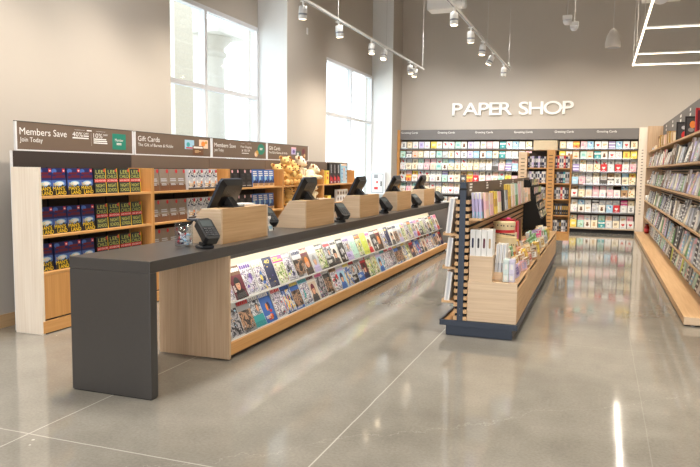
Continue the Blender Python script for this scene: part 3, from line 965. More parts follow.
# ------------------------------------------------------------------ face-out novels
NW, NH, NT = .158, .242, .038
STICK = PAPER['red']
def novel(kind):
    b = MB()
    base = {'thriller': 'navy', 'green': 'black', 'sepia': None, 'sketch': 'silver', 'black': 'black', 'blue': 'blue'}[kind]
    sep = plain('sepia_cover', 146, 130, 116, .45, vary=.2, scale=9)
    cov = PAPER[base] if base else sep
    b.box(-NT, -NT + .002, -NW / 2, NW / 2, 0, NH, cov); b.box(-.002, 0, -NW / 2, NW / 2, 0, NH, cov)
    b.box(-NT + .002, -.002, -NW / 2, -NW / 2 + .003, 0, NH, cov)
    b.box(-NT + .002, -.002, -NW / 2 + .003, NW / 2 - .003, .003, NH - .003, PAPER['ivory'])
    a = Art(b, (0, -NW / 2, 0), (0, 1, 0), (0, 0, 1))
    r = random.Random(5)
    if kind == 'thriller':
        a.rect(0, .135, NW, NH, plain('deep_blue_cover', 28, 36, 96, .4), 1)
        a.rect(0, .06, NW, .135, plain('sky_blue_cover', 70, 104, 178, .4), 1)
        a.oval(.03, .215, .03, .02, PAPER['blue'], 1.5)
        for (x0, z0, x1, z1) in ((.02, .185, .12, .205), (.045, .155, .15, .178), (.01, .150, .04, .170)):
            a.rect(x0, z0, x1, z1, PAPER['maroon'], 2)
        a.oval(.085, .105, .055, .022, PAPER['sky'], 2); a.oval(.09, .105, .035, .015, PAPER['white'], 3)
        a.poly([(0, .055), (.02, .085), (.03, .07), (.055, .092), (.07, .07), (.095, .08), (.12, .1), (.13, .075), (NW, .09), (NW, 0), (0, 0)], PAPER['black'], 4)
        yl = plain('bright_yellow_print', 250, 214, 40, .5, vary=0)
        a.text('NO', .016, .082, .044, yl, 5, width=.056); a.text("MAN'S", .008, .044, .048, yl, 5, width=.128); a.text('LAND', .036, .006, .048, yl, 5, width=.116)
        a.rect(.122, .205, NW - .006, NH - .006, STICK, 5); a.rect(.130, .213, NW - .012, .224, PAPER['white'], 6)
    elif kind == 'green':
        g = plain('olive_yellow_print', 200, 206, 110, .5, vary=0)
        a.rect(0, 0, NW, NH, plain('dark_teal_cover', 30, 44, 48, .4), 1)
        a.text('LEE', NW * .48, .192, .050, g, 3, align='c', width=.105); a.text('CHILD', NW * .48, .146, .050, g, 3, align='c', width=.13)
        a.rect(0, .108, NW, .140, PAPER['red'], 3); a.text('JACK REACHER', NW / 2, .116, .024, PAPER['white'], 4, align='c', width=NW * .9)
        a.text('NIGHT', NW * .48, .060, .046, g, 3, align='c', width=.12); a.text('SCHOOL', NW * .48, .016, .046, g, 3, align='c', width=.13)
        a.rect(NW - .008, 0, NW, NH, plain('bright_yellow_print', 250, 214, 40, .5, vary=0), 2)
        a.rect(.126, .208, NW - .008, NH - .006, STICK, 5)
    elif kind == 'sepia':
        a.poly([(0, 0), (NW, 0), (NW, .06), (.1, .085), (.05, .07), (0, .09)], PAPER['brown'], 1)
        bars(a, r, .02, .14, .125, 2, .012, PAPER['silver'], 3); bars(a, r, .03, .12, .075, 2, .008, PAPER['silver'], 3)
        a.oval(NW - .022, NH - .026, .02, .022, STICK, 4)
    elif kind == 'sketch':
        for k in range(34):
            x, z = r.uniform(.01, NW - .03), r.uniform(.01, NH - .03)
            a.oval(x + .01, z + .01, r.uniform(.006, .024), r.uniform(.006, .022), PAPER[('navy', 'white', 'charcoal', 'ivory')[k % 4]], 1 + .1 * k, 7)
        a.oval(.12, .085, .016, .016, PAPER['orange'], 5); bars(a, r, .03, .13, .06, 2, .012, PAPER['tan'], 5)
        a.rect(0, 0, NW, .022, PAPER['charcoal'], 4)
        a.oval(NW - .022, NH - .026, .02, .022, STICK, 6)
    elif kind == 'black':
        bars(a, r, .03, .13, .17, 4, .012, PAPER['charcoal'], 2); a.oval(.08, .06, .05, .02, PAPER['charcoal'], 1)
        a.oval(NW - .022, NH - .026, .02, .022, PAPER['pink'], 4); a.rect(.02, .02, .14, .032, PAPER['grey'], 2)
    elif kind == 'blue':
        a.rect(0, 0, NW, .06, PAPER['tan'], 1); a.poly([(0, .05), (.06, .10), (.11, .08), (NW, .13), (NW, .05)], PAPER['navy'], 2)
        bars(a, r, .015, .14, .205, 3, .016, PAPER['white'], 3); a.oval(.05, .12, .03, .04, PAPER['sky'], 1.5)
        bars(a, r, .02, .13, .035, 2, .008, PAPER['brown'], 3)
    o = b.build('novel')
    o.data.transform(Matrix.Diagonal((1, 1.12, 1.06, 1)))
    return o
NOV = {'thriller': 'navy thriller with yellow title', 'green': 'dark novel with olive lettering and red band', 'sepia': 'grey-brown novel with red sticker',
       'sketch': 'white novel with navy blots', 'black': 'black novel with pink sticker', 'blue': 'blue novel with white title'}
for bay, (ka, na, kb, nb) in enumerate((('thriller', 4, 'green', 4), ('sepia', 4, 'sketch', 4), ('black', 4, 'blue', 4))):
    pa, ua, pb, ub = novel(ka), [False], novel(kb), [False]
    jr = random.Random(bay)
    for row, z in enumerate(SZ):
        for i in range(na + nb):
            y = BAY[bay] + .135 + i * (.185 if bay == 0 else .18) + jr.uniform(-.012, .012) + (.02 if i >= na else 0)
            p, u, kk = (pa, ua, ka) if i < na else (pb, ub, kb)
            side = i if i < na else i - na
            place(p, u, (BX1 - .05 - .012 * jr.random(), y, z), (0, -.06, jr.uniform(-.02, .02)),
                  '%s, %s of four, %s shelf, %s low bookcase' % (NOV[kk], nth(side + 1), ROWN[row], ['nearest', 'second', 'third'][bay]),
                  'face-out novels in the low bookcases')
# tall boxed books and small goods in the farthest bay
def boxed(name, w, h, d, base, draw, loc, label, cat, rot=0.0, group=None):
    b = MB(); b.box(-d, 0, -w / 2, w / 2, 0, h, PAPER[base]); a = Art(b, (0, -w / 2, 0), (0, 1, 0), (0, 0, 1)); draw(a, w, h)
    o = b.build(name, loc=loc); o.rotation_euler = (0, rot, 0)
    return tag(o, label, cat, group)
def d_black(a, w, h):
    for k in range(7):
        a.rect(w * .42, h * (.52 + .06 * k), w * .62, h * (.56 + .06 * k), PAPER['silver'], 1)
    a.poly([(0, 0), (w, 0), (w, h * .18), (w * .5, h * .40), (0, h * .46)], PAPER['maroon'], 1)
    a.poly([(w * .1, h * .1), (w * .5, h * .2), (w * .9, h * .05), (w * .8, h * .3), (w * .3, h * .36)], PAPER['red'], 2); a.oval(w * .5, h * .08, w * .2, h * .04, PAPER['silver'], 3)
for i in range(3):
    boxed('boxed_book', .178, .39, .05, 'black', d_black, (BX1 - .06, 12.14 + i * .19, 1.272),
          'tall black and red boxed book, %s of three on the farthest low bookcase' % nth(i + 1), 'book', -.03, 'tall boxed books')
def d_fig(a, w, h):
    a.rect(0, h * .9, w, h, PAPER['peach'], 1)
    a.oval(w * .5, h * .72, w * .16, h * .1, PAPER['skin'], 2); a.poly([(w * .2, h * .1), (w * .8, h * .1), (w * .66, h * .62), (w * .34, h * .62)], PAPER['silver'], 2)
    for k in range(8):
        a.oval(w * (.12 + .76 * (k % 2)), h * (.12 + .1 * k), w * .08, h * .03, PAPER[('blue', 'charcoal')[k % 2]], 3)
boxed('boxed_book', .31, .38, .05, 'sky', d_fig, (BX1 - .06, 12.84, 1.272), 'large blue and grey boxed book with a pale figure, beside the black ones', 'book', -.03, 'tall boxed books')
boxed('yellow_box', .14, .25, .08, 'yellow', lambda a, w, h: (a.oval(w * .5, h * .45, w * .2, h * .12, PAPER['red'], 1), a.rect(w * .2, h * .75, w * .8, h * .85, PAPER['red'], 1)),
      (BX1 - .05, 11.92, 1.272), 'yellow box with red print beside the black boxed books', 'box')
boxed('yellow_box', .18, .14, .10, 'yellow', lambda a, w, h: a.rect(w * .2, h * .4, w * .8, h * .6, PAPER['gold'], 1), (BX1 - .05, 12.0, .912), 'small yellow box on the middle shelf of the farthest low bookcase', 'box')
b = MB(); b.ball((0, 0, .06), (.07, .07, .06), BLACKM); b.lathe([(.05, 0), (.05, .02)], BLACKM, 16)
tag(b.build('black_ornament', loc=(BX1 - .10, 12.2, .912)), 'round black ornament between the yellow box and the white rack', 'ornament')
def d_rack(a, w, h):
    for i in range(4):
        for j in range(2):
            a.rect(w * (.06 + .24 * i), h * (.08 + .46 * j), w * (.22 + .24 * i), h * (.44 + .46 * j), PAPER[('silver', 'beige')[j]], 1)
            a.oval(w * (.14 + .24 * i), h * (.26 + .46 * j), w * .05, h * .1, PAPER['brown'], 2)
boxed('card_rack', .62, .24, .04, 'white', d_rack, (BX1 - .05, 12.70, .912), 'white rack of small brown-marked cards on the farthest low bookcase', 'rack')

# ------------------------------------------------------------------ plush toys
def plush(coat, dark, pose, size=1.0):
    b = MB()
    if pose == 'sit':
        b.ball((0, 0, .11), (.085, .095, .11), coat, 16); b.ball((.02, 0, .255), (.075, .085, .075), coat, 16); b.ball((.085, 0, .235), (.04, .045, .035), coat, 12)
        for s in (-1, 1):
            b.ball((.0, s * .075, .315), (.022, .034, .034), coat, 10)
            b.ball((.06, s * .095, .135), (.07, .032, .035), coat, 10, Matrix.Rotation(-.3, 4, 'Y'))
            b.ball((.11, s * .085, .04), (.075, .04, .04), coat, 10); b.ball((.17, s * .09, .055), (.03, .042, .05), coat, 10)
    else:
        b.ball((0, 0, .075), (.085, .16, .07), coat, 16); b.ball((.02, .19, .14), (.075, .08, .072), coat, 16); b.ball((.08, .20, .12), (.045, .04, .034), coat, 12)
        for s in (-1, 1):
            b.ball((.01, .19 + s * .07, .185), (.02, .034, .045), coat, 10)
            b.ball((.10, .02 + s * .09, .035), (.085, .036, .035), coat, 10); b.ball((.06, -.02 + s * .12, .04), (.05, .04, .04), coat, 10)
    o = b.build('plush_toy')
    md = o.modifiers.new('skin', 'REMESH'); md.mode = 'VOXEL'; md.voxel_size = .011; md.use_smooth_shade = True
    sm = o.modifiers.new('soft', 'SMOOTH'); sm.iterations = 4
    dg = bpy.context.evaluated_depsgraph_get()
    me = bpy.data.meshes.new_from_object(o.evaluated_get(dg))
    o.modifiers.clear(); o.data = me
    me.materials.clear(); me.materials.append(coat)
    for p in me.polygons:
        p.material_index = 0
        p.use_smooth = True
    hz, hy, hx = (.255, 0, .02) if pose == 'sit' else (.14, .19, .02)
    for s in (-1, 1):
        b = MB(); b.ball((hx + .062, hy + s * .036, hz + .022), .011, BLACK, 8); b.build('eye', o)
        b = MB(); b.ball((hx + .014, hy + s * (.078 if pose == 'sit' else .072), hz + (.062 if pose == 'sit' else .048)), (.016, .022, .024), dark, 10); b.build('ear_lining', o)
    b = MB(); b.ball((hx + (.104 if pose == 'sit' else .104), hy + (0 if pose == 'sit' else .01), hz - .008), (.014, .018, .012), PAPER['brown'], 8); b.build('nose', o)
    o.data.transform(Matrix.Scale(size, 4))
    for k in o.children:
        k.data.transform(Matrix.Scale(size, 4))
    return o
F1 = plain('golden_plush', 236, 196, 124, .95, vary=.25, scale=45)
F2 = plain('cream_plush', 240, 222, 188, .95, vary=.15, scale=45)
F3 = plain('tan_plush', 222, 176, 104, .95, vary=.3, scale=45)
FD = plain('brown_plush', 168, 108, 58, .95, vary=.2, scale=45)
P1, P2, P3, P4 = plush(F1, FD, 'sit', 1.05), plush(F2, FD, 'sit', 1.28), plush(F3, FD, 'sit'), plush(F2, FD, 'lie', 1.25)
U = {id(P1): [False], id(P2): [False], id(P3): [False], id(P4): [False]}
GP = 'plush toys in the low bookcases'
for p, (x, y, z), rz, lab in (
        (P1, (-4.95, 10.10, 1.272), -.5, 'golden plush bear at the left end of the top shelf pile'),
        (P3, (-4.87, 10.36, 1.272), -.3, 'tan plush bear at the front of the top shelf pile, second from left'),
        (P1, (-4.95, 10.42, 1.40), -.7, 'golden plush bear raised at the back of the top shelf pile'),
        (P1, (-4.95, 10.62, 1.36), .3, 'golden plush bear high in the middle of the top shelf pile'),
        (P3, (-4.86, 10.62, 1.272), -.6, 'tan plush bear below the middle of the top shelf pile'),
        (P2, (-4.91, 10.90, 1.33), .0, 'cream plush bear with brown ears sitting on the top shelf, behind the second till monitor'),
        (P4, (-4.87, 11.24, 1.36), .15, 'cream plush dog lying at the right end of the top shelf pile'),
        (P3, (-4.90, 10.12, .912), -.5, 'tan plush bear at the left end of the middle shelf'),
        (P1, (-4.88, 10.38, .912), -.2, 'golden plush bear second from left on the middle shelf'),
        (P3, (-4.90, 10.64, .912), .2, 'tan plush bear in the middle of the middle shelf'),
        (P1, (-4.90, 10.92, .912), -.3, 'golden plush bear right of the tan one in the middle of the middle shelf'),
        (P2, (-4.86, 11.28, .912), -.1, 'cream plush bear at the right end of the middle shelf')):
    place(p, U[id(p)], (x, y, z), (0, 0, rz), lab, GP)

# fire extinguisher cabinet on the white pier side
t = thing('extinguisher_cabinet', 'white wall cabinet holding a fire extinguisher beside the farther window', 'cabinet', (-5.66, 17.864, .88))
b = MB(); b.box(-.215, .215, -.13, 0, 0, .60, FRAMEW); b.build('cabinet_body', t, bevel=.004)
b = MB(); b.box(-.17, .17, -.133, -.13, .04, .56, GREYM); b.box(-.15, .15, -.135, -.133, .06, .54, WHITEM); cd_ = b.build('cabinet_door', t)
b = MB(); b.box(.095, .125, -.148, -.135, .22, .36, BLACK); b.build('handle', cd_)
b = MB(); a = Art(b, (-.15, -.136, 0), (1, 0, 0), (0, 0, 1)); a.rect(.05, .43, .17, .53, PAPER['grey'], 1); a.rect(.06, .13, .17, .36, PAPER['ivory'], 1); a.rect(.06, .13, .17, .2, PAPER['red'], 2); a.rect(.12, .3, .17, .36, PAPER['red'], 2); b.build('label_art', cd_)

sweep()
# ================================================================== GREETING CARD RACKS ON THE BACK WALL
GY = 18.45                                   # front edge of the shelves
GX = [-5.25 + 1.02 * i for i in range(7)]
CZ = [2.136, 1.884, 1.560, 1.236, .915, .530, .137]
for k in range(6):
    x0, x1 = GX[k], GX[k + 1]
    t = thing('card_rack_unit', 'greeting card rack on the back wall, %s, with grey header' % ['leftmost', 'second from the left', 'third from the left', 'fourth from the left', 'fifth from the left', 'rightmost'][k],
              'card rack', (x0, GY, 0), group='card racks on the back wall')
    W = x1 - x0
    if k == 0:
        b = MB(); b.box(-.13, 0, -.02, .345, 0, 2.645, WARMLIT_Z); b.build('side_panel', t)['label'] = 'warm-lit-toned oak side panel'
    b = MB(); b.box(.001, W - .001, .24, .345, 0, 2.645, DKBROWN); b.box(.001, .014, .225, .24, .14, 2.37, BLACKM); b.build('back_panel', t)
    for j, z in enumerate(CZ):
        b = MB(); b.box(.002, W - .002, 0, .24, z - .03, z - .012, SHELFG if j < 6 else OAK_X); b.box(.002, W - .002, -.004, 0, z - .034, z + .004, SHELFG if j < 6 else OAK_X)
        if j >= 2:
            b.box(.002, W - .002, .075, .09, z - .012, z + .12, SHELFG)
        b.box(.002, W - .002, .004, .24, z - .012, z, SHELFG)
        if j == 1:
            b.box(.002, W - .002, .06, .075, z + .20, z + .225, WARMLIT_Y)
        b.build('card_shelf', t)
        b = MB(); b.box(.004, W - .004, -.0075, -.0045, z - .012, z + .03, ACRYL); b.build('clear_lip', t)
    b = MB(); b.box(.001, W - .001, .02, .24, 2.375, 2.645, SIGNG); hp_ = b.build('header_panel', t)
    b = MB(); a = Art(b, (0.035, .02, 0), (1, 0, 0), (0, 0, 1), .002); a.text('Greeting Cards', 0, 2.545, .075, LETTER, 1, width=.47); b.build('header_lettering', hp_)
    b = MB(); b.box(.001, W - .001, .03, .24, 0, .10, BLACKM); b.build('kick_board', t)
b = MB(); b.box(.0, .19, 0, .35, 0, 2.66, PALELIT_Z)
for k in range(22):
    b.box(.075, .115, -.002, 0, .52 + .075 * k, .535 + .075 * k, DKBROWN)
tag(b.build('slotted_panel', loc=(.872, 18.42, 0)), 'pale oak slotted upright panel between the card racks and the right bookcase', 'panel')

CW, CH = .150, .192
def card_mesh(base, motif, c1, c2, seed, w=CW, h=CH):
    r = random.Random(seed)
    b = MB()
    b.box(-w / 2, w / 2, 0, .004, 0, h, PAPER['ivory'])
    a = Art(b, (-w / 2, 0, 0), (1, 0, 0), (0, 0, 1))
    a.rect(0, 0, w, h, PAPER[base], 1)
    A1, A2 = PAPER[c1], PAPER[c2]
    if motif == 'heart':
        a.heart(w / 2, h * .5, w * .28, A1, 2); bars(a, r, w * .25, w * .75, h * .16, 1, .008, A2, 2)
    elif motif == 'flowers':
        for k in range(7):
            x, z = r.uniform(.02, w - .02), r.uniform(.03, h - .03)
            a.oval(x, z, .016, .016, (A1, A2)[k % 2], 2 + .2 * k, 8); a.oval(x, z, .006, .006, PAPER['yellow'], 4, 6)
    elif motif == 'greeting':
        bars(a, r, w * .2, w * .85, h * .62, 3, .012, A1, 2); a.rect(w * .3, h * .15, w * .7, h * .2, A2, 2)
    elif motif == 'frame':
        a.rect(w * .08, h * .06, w * .92, h * .94, A1, 2); a.rect(w * .15, h * .12, w * .85, h * .88, PAPER[base], 3); bars(a, r, w * .3, w * .7, h * .55, 2, .01, A2, 4)
    elif motif == 'band':
        a.rect(0, h * .58, w, h * .8, A1, 2); bars(a, r, w * .2, w * .8, h * .7, 1, .01, PAPER[base], 3); a.oval(w / 2, h * .3, w * .16, w * .16, A2, 2)
    elif motif == 'cake':
        a.rect(w * .25, h * .2, w * .75, h * .42, A1, 2); a.rect(w * .32, h * .42, w * .68, h * .55, A2, 2)
        for k in range(3):
            a.rect(w * (.38 + .11 * k), h * .55, w * (.41 + .11 * k), h * .68, A1, 2); a.oval(w * (.395 + .11 * k), h * .71, .004, .008, PAPER['orange'], 2, 6)
    elif motif == 'balloons':
        for k, (x, z) in enumerate(((.35, .7), (.6, .76), (.5, .55))):
            a.rect(w * x - .001, h * .15, w * x + .001, h * z, PAPER['grey'], 2); a.oval(w * x, h * z, w * .13, h * .12, (A1, A2)[k % 2], 3 + k * .3)
    elif motif == 'animal':
        a.oval(w * .5, h * .36, w * .24, h * .17, A1, 2); a.oval(w * .5, h * .6, w * .17, h * .12, A1, 3)
        for s in (-1, 1):
            a.oval(w * (.5 + .13 * s), h * .70, w * .06, h * .06, A2, 2.5, 8); a.oval(w * (.5 + .06 * s), h * .61, w * .02, w * .02, PAPER['black'], 4, 6)
    elif motif == 'stripes':
        for k in range(5):
            a.rect(0, h * (.08 + .19 * k), w, h * (.17 + .19 * k), (A1, A2)[k % 2], 2)
    return b
CARDS = [('white', 'heart', 'red', 'grey'), ('white', 'flowers', 'pink', 'lilac'), ('white', 'greeting', 'gold', 'tan'), ('white', 'cake', 'pink', 'sky'), ('white', 'balloons', 'red', 'sky'),
         ('white', 'animal', 'grey', 'charcoal'), ('white', 'band', 'charcoal', 'grey'), ('white', 'frame', 'silver', 'grey'),
         ('cream', 'flowers', 'orange', 'green'), ('cream', 'greeting', 'brown', 'gold'), ('cream', 'frame', 'gold', 'brown'), ('cream', 'animal', 'tan', 'brown'),
         ('pink', 'greeting', 'white', 'white'), ('pink', 'flowers', 'hot_pink', 'white'), ('hot_pink', 'band', 'pink', 'white'), ('peach', 'cake', 'orange', 'pink'), ('peach', 'frame', 'white', 'tan'),
         ('mint', 'greeting', 'teal', 'white'), ('mint', 'flowers', 'white', 'green'), ('teal', 'band', 'white', 'mint'), ('sky', 'balloons', 'white', 'blue'), ('sky', 'greeting', 'white', 'white'),
         ('yellow', 'animal', 'orange', 'brown'), ('yellow', 'greeting', 'white', 'orange'), ('lilac', 'frame', 'white', 'purple'), ('lilac', 'stripes', 'purple', 'white'), ('kraft', 'heart', 'brown', 'white'),
         ('red', 'heart', 'white', 'white'), ('orange', 'band', 'yellow', 'red'), ('charcoal', 'greeting', 'white', 'gold'), ('silver', 'flowers', 'grey', 'white'), ('ivory', 'animal', 'brown', 'tan')]
MOT = dict(heart='a heart', flowers='flowers', greeting='a printed greeting', frame='a framed panel', band='a colour band', cake='a cake', balloons='balloons', animal='a small animal', stripes='stripes')
protos = [(card_mesh(*c, seed=i).build('greeting_card'), [False], c) for i, c in enumerate(CARDS)]
weights = [3, 5, 5, 4, 4, 3, 2, 5, 5, 5, 4, 3, 4, 4, 1.4, 3, 3, 3, 3, 1.2, 2, 3, 1.5, 2, 2.5, 1.5, 1.5, .8, 1, .5, 3, 4]
RNAME = ['top', 'second', 'third', 'fourth', 'fifth', 'sixth', 'bottom']
cr = random.Random(77)
def seen_at(p):
    q = Vector(p) - Vector((0, 0, 1.55))
    f = q.dot(Vector((-.33941, .9359717, -.093583)))
    return 350 + 683.967 * q.dot(Vector((.9396515, .3419282, .0118404))) / f, 233.5 + 683.967 * q.dot(Vector((.0430809, -.0839166, -.9955411))) / f
def cards():
    n = 0
    first = [True] * len(protos)
    for row in range(7):
        tiers = (0,) if row < 2 else (0, 1)
        for tier in tiers:
            for c in range(36):
                x = -5.25 + .09 + c * .1694 + cr.uniform(-.008, .008)
                # what the counter, the low bookcase, the gondola and the tower hide is left out
                px, py = seen_at((x, GY, CZ[row] + (.30 if tier else .17)))
                if 466 < px < 532 and py > 186 - (px - 466) * .1: continue
                if 519 < px < 566 and py > 153: continue
                if 533 < px < 559 and py > 139: continue
                if px < 448 and py > 203 or px < 566 and py > 206: continue
                if cr.random() < .02: continue
                k = cr.choices(range(len(protos)), weights)[0]
                o, used, spec = protos[k]
                z = CZ[row] + (.13 if tier else 0) + (0 if tier else .0005)
                yy = GY + (.093 if tier else .012)
                if row == 0: yy += .05
                o = place(o, used, (x, yy, z if not tier else z - .01), (-.10, 0, 0),
                      '%s greeting card with %s, %s place from the left, %s row%s' % (word(spec[0]), MOT[spec[1]], nth(c + 1), RNAME[row], '' if row < 2 else (' rear' if tier else ' front')),
                      'greeting cards on the back wall')
                n += 1
    for o, used, spec in protos:
        if not used[0]:
            bpy.data.objects.remove(o)
    print('cards', n)
cards()

# ================================================================== RIGHT BOOKCASE
RBY0, RBY1 = 7.60, 18.30
t = thing('long_bookcase', 'long light oak bookcase with stepped open shelves along the right aisle', 'bookcase', (.866, RBY0, 0))
L = RBY1 - RBY0
b = MB(); b.box(0, .62, 0, L, .018, .095, OAK_Y); b.box(.0, .62, -.004, 0, .016, .095, OAK_X); b.build('base_deck', t, bevel=.003)
b = MB(); b.box(.06, .6, .05, L, 0, .018, BLACKM); b.build('kick_board', t)
b = MB(); b.lathe([(.022, 0), (.022, .006), (.009, .008), (.009, .03)], GREYM, 14, Matrix.Translation((.09, .03, 0))); b.build('levelling_foot', t)
b = MB(); b.box(.56, .62, 0, L, .095, 2.70, DKBROWN)
for k in range(46):
    b.box(.554, .56, 0, L, .14 + .052 * k, .155 + .052 * k, OAK_Y)
b.build('slatted_back', t)
b = MB(); b.box(.53, .554, 0, L, 2.10, 2.70, SIGNG); hp_ = b.build('header_panel', t)
for k in range(7):
    b = MB(); a = Art(b, (.53, L, 2.4), (0, -1, 0), (0, 0, 1), .002)
    bars(a, random.Random(k), .75 + k * 1.5, 1.0 + k * 1.5, .20, 2, .05, LETTER, 1)
    b.build('header_lettering', hp_)
b = MB(); b.box(.19, .62, L - .03, L, 0.095, 2.68, OAK_Z); b.build('end_panel', t)
RSZ = [2.065, 1.69, 1.285, .885, .495]
RSX = [.235, .19, .185, .18, .175]
for z, x in zip(RSZ, RSX):
    b = MB(); b.box(x, .553, 0, L - .03, z - .028, z, OAK_Y); b.build('shelf', t, bevel=.002)
    b = MB(); b.box(.46, .55, 0, L - .03, z - .06, z - .028, BLACKM)
    b.build('bracket_rail', t)
    if z < 2:
        b = MB(); b.box(x + .002, x + .004, 0, L - .03, z, z + .045, ACRYL); b.build('clear_lip', t)

def journal(w, th, h, cover, page, stripes=None):
    """a face-out book: cover towards -x, width along y, thickness back along +x"""
    b = MB()
    b.box(0, .004, 0, w, 0, h, PAPER[cover]); b.box(th - .004, th, 0, w, 0, h, PAPER[cover]); b.box(.004, th - .004, w - .004, w, 0, h, PAPER[cover])
    b.box(.004, th - .004, .004, w - .004, .004, h - .004, PAPER[page])
    a = Art(b, (0, w, 0), (0, -1, 0), (0, 0, 1))
    if stripes == 'lines':
        for k in range(5):
            a.rect(0, h * (.05 + .2 * k), w, h * (.13 + .2 * k), PAPER['white'], 1)
    elif stripes == 'patch':
        a.rect(w * .2, h * .45, w * .8, h * .8, PAPER[page], 1)
    elif stripes == 'dots':
        for k in range(8):
            a.oval(w * (.2 + .3 * (k % 3)), h * (.15 + .25 * (k // 3)), .014, .014, PAPER[page], 1, 8)
    elif stripes == 'flower':
        for k in range(6):
            a.oval(w * (.25 + .1 * (k * 3 % 6)), h * (.2 + .11 * k), .024, .02, PAPER[('hot_pink', 'green', 'teal')[k % 3]], 1 + .2 * k, 8)
    return b
JC = [('white', 'ivory', 'flower', 'white floral notebook'), ('lilac', 'white', 'patch', 'lilac album'), ('pink', 'white', 'dots', 'pink spotted notebook'), ('charcoal', 'white', 'lines', 'black and white striped notebook'),
      ('silver', 'white', None, 'silver-grey album'), ('cream', 'ivory', 'patch', 'cream journal'), ('black', 'ivory', None, 'black journal'), ('brown', 'ivory', 'patch', 'brown leather-look journal'),
      ('green', 'ivory', None, 'green journal'), ('sky', 'white', 'lines', 'pale blue striped notebook'), ('red', 'ivory', 'patch', 'red journal'), ('mint', 'white', 'dots', 'mint spotted notebook'),
      ('grey', 'white', 'lines', 'grey striped notebook'), ('navy', 'white', 'dots', 'navy spotted notebook'), ('peach', 'white', 'flower', 'peach floral notebook'), ('lime', 'white', None, 'lime green notebook'), ('ivory', 'white', None, 'ivory album')]
JP = []
for i, (c, p, s, lab) in enumerate(JC):
    JP.append((journal(.165 + .01 * (i % 3), .03 + .006 * (i % 3), .225 + .03 * (i % 4), c, p, s).build('journal'), [False], lab))
jr = random.Random(21)
SHELFN = ['second', 'third', 'fourth', 'fifth']
PREF = {1: [0, 1, 4, 7, 10, 16, 12, 5, 4, 16, 6], 2: [16, 4, 1, 3, 8, 6, 5, 14, 16, 12, 4, 7], 3: [4, 16, 3, 8, 12, 6, 13, 5, 12, 4], 4: [9, 3, 16, 6, 12, 2, 1, 0, 4, 8, 5, 12], 5: [3, 0, 1, 12, 15, 9, 6, 11, 16, 3, 12]}
for si in range(1, 6):
    z = RSZ[si] if si < 5 else .095
    xf = .866 + (RSX[si] + .012 if si < 5 else .30)
    y = 8.15
    n = 0
    while y < RBY1 - (.9 if si != 5 else .6):
        k = jr.choice(PREF[si])
        o, used, lab = JP[k]
        n += 1
        th = .03 + .006 * (k % 3)
        lean = jr.choice((.12, .18, .24, .3))
        where = ('%s shelf' % SHELFN[si - 1]) if si < 5 else 'base deck'
        copies = 3 if y < 9.6 else (2 if y < 11 and n % 2 else 1)
        for c in range(copies):
            place(JP[k][0], used, (xf + c * (th + .004) / math.cos(lean), y + .012 * c, z + .0005 + th * math.sin(lean)), (0, lean, 0),
                  '%s, %s slot from near end, %s, right bookcase%s' % (lab, nth(n), where, '' if copies == 1 else (', front copy', ', second copy', ', rear copy')[c]),
                  'journals and albums in the right bookcase')
        y += .165 + .01 * (k % 3) + jr.choice((.01, .03, .06, .15))
# things at the far end and along the top shelf
def frame_obj(name, loc, w, h, d, col, art, label, cat, lean=-.12):
    b = MB(); b.box(-w / 2, w / 2, 0, d, 0, h, PAPER[col]); a = Art(b, (-w / 2, 0, 0), (1, 0, 0), (0, 0, 1)); art(a, w, h)
    o = b.build(name, loc=loc); o.rotation_euler = (lean, 0, 0)
    return tag(o, label, cat, 'boxes and frames on the top shelf of the right bookcase')
ZT = RSZ[0] + .0005
def a_frame1(a, w, h):
    a.rect(w * .1, h * .08, w * .9, h * .92, PAPER['charcoal'], 1); a.oval(w * .6, h * .3, w * .22, h * .2, PAPER['red'], 2); a.oval(w * .55, h * .7, w * .18, h * .1, PAPER['silver'], 2)
def a_frame2(a, w, h):
    a.rect(w * .1, h * .08, w * .9, h * .92, PAPER['charcoal'], 1); a.oval(w * .5, h * .6, w * .2, h * .18, PAPER['orange'], 2); a.oval(w * .4, h * .35, w * .2, h * .1, PAPER['grey'], 2)
def a_red(a, w, h):
    a.rect(w * .1, h * .1, w * .9, h * .9, PAPER['maroon'], 1); a.oval(w * .5, h * .55, w * .25, h * .2, PAPER['red'], 2)
def a_none(a, w, h):
    a.rect(w * .12, h * .12, w * .88, h * .88, PAPER['cream'], 1)
frame_obj('gift_box', (1.22, 9.78, ZT), .20, .32, .06, 'red', a_red, 'large red gift box nearest on the top shelf', 'box')
frame_obj('white_card_box', (1.22, 9.45, ZT), .16, .14, .05, 'white', lambda a, w, h: a.oval(w / 2, h / 2, w * .2, h * .2, PAPER['maroon'], 1), 'small white box with a dark motif before the red gift box on top', 'box')
frame_obj('picture_frame', (1.22, 10.95, ZT), .20, .30, .03, 'black', a_frame2, 'black frame with orange motif next to the red gift box on top', 'frame')
frame_obj('picture_frame', (1.22, 12.15, ZT), .20, .30, .03, 'black', a_frame1, 'black frame with red motif, second from the red gift box on top', 'frame')
for i, y in enumerate((12.9, 13.3, 13.7, 14.1, 14.6, 15.1, 15.6)):
    frame_obj('wooden_box', (1.21 - .004 * i, y, ZT), .17, .20 + .02 * (i % 3), .12, ('tan', 'gold', 'kraft', 'peach')[i % 4], a_none, 'tan wooden keepsake box, %s from the black frames along the top shelf' % nth(i + 1), 'box', -.05)
frame_obj('wooden_box', (1.20, 16.1, ZT), .10, .26, .04, 'brown', a_none, 'narrow brown box near the far end of the top shelf', 'box', -.02)
for i, (y, c) in enumerate(((16.6, 'cream'), (17.0, 'ivory'), (17.5, 'silver'))):
    frame_obj('small_box', (1.19, y, ZT), .12, .09 - .012 * i, .1, c, lambda a, w, h: None, '%s low box, %s from the narrow brown box on the top shelf' % (word(c), nth(i + 1)), 'box', 0)
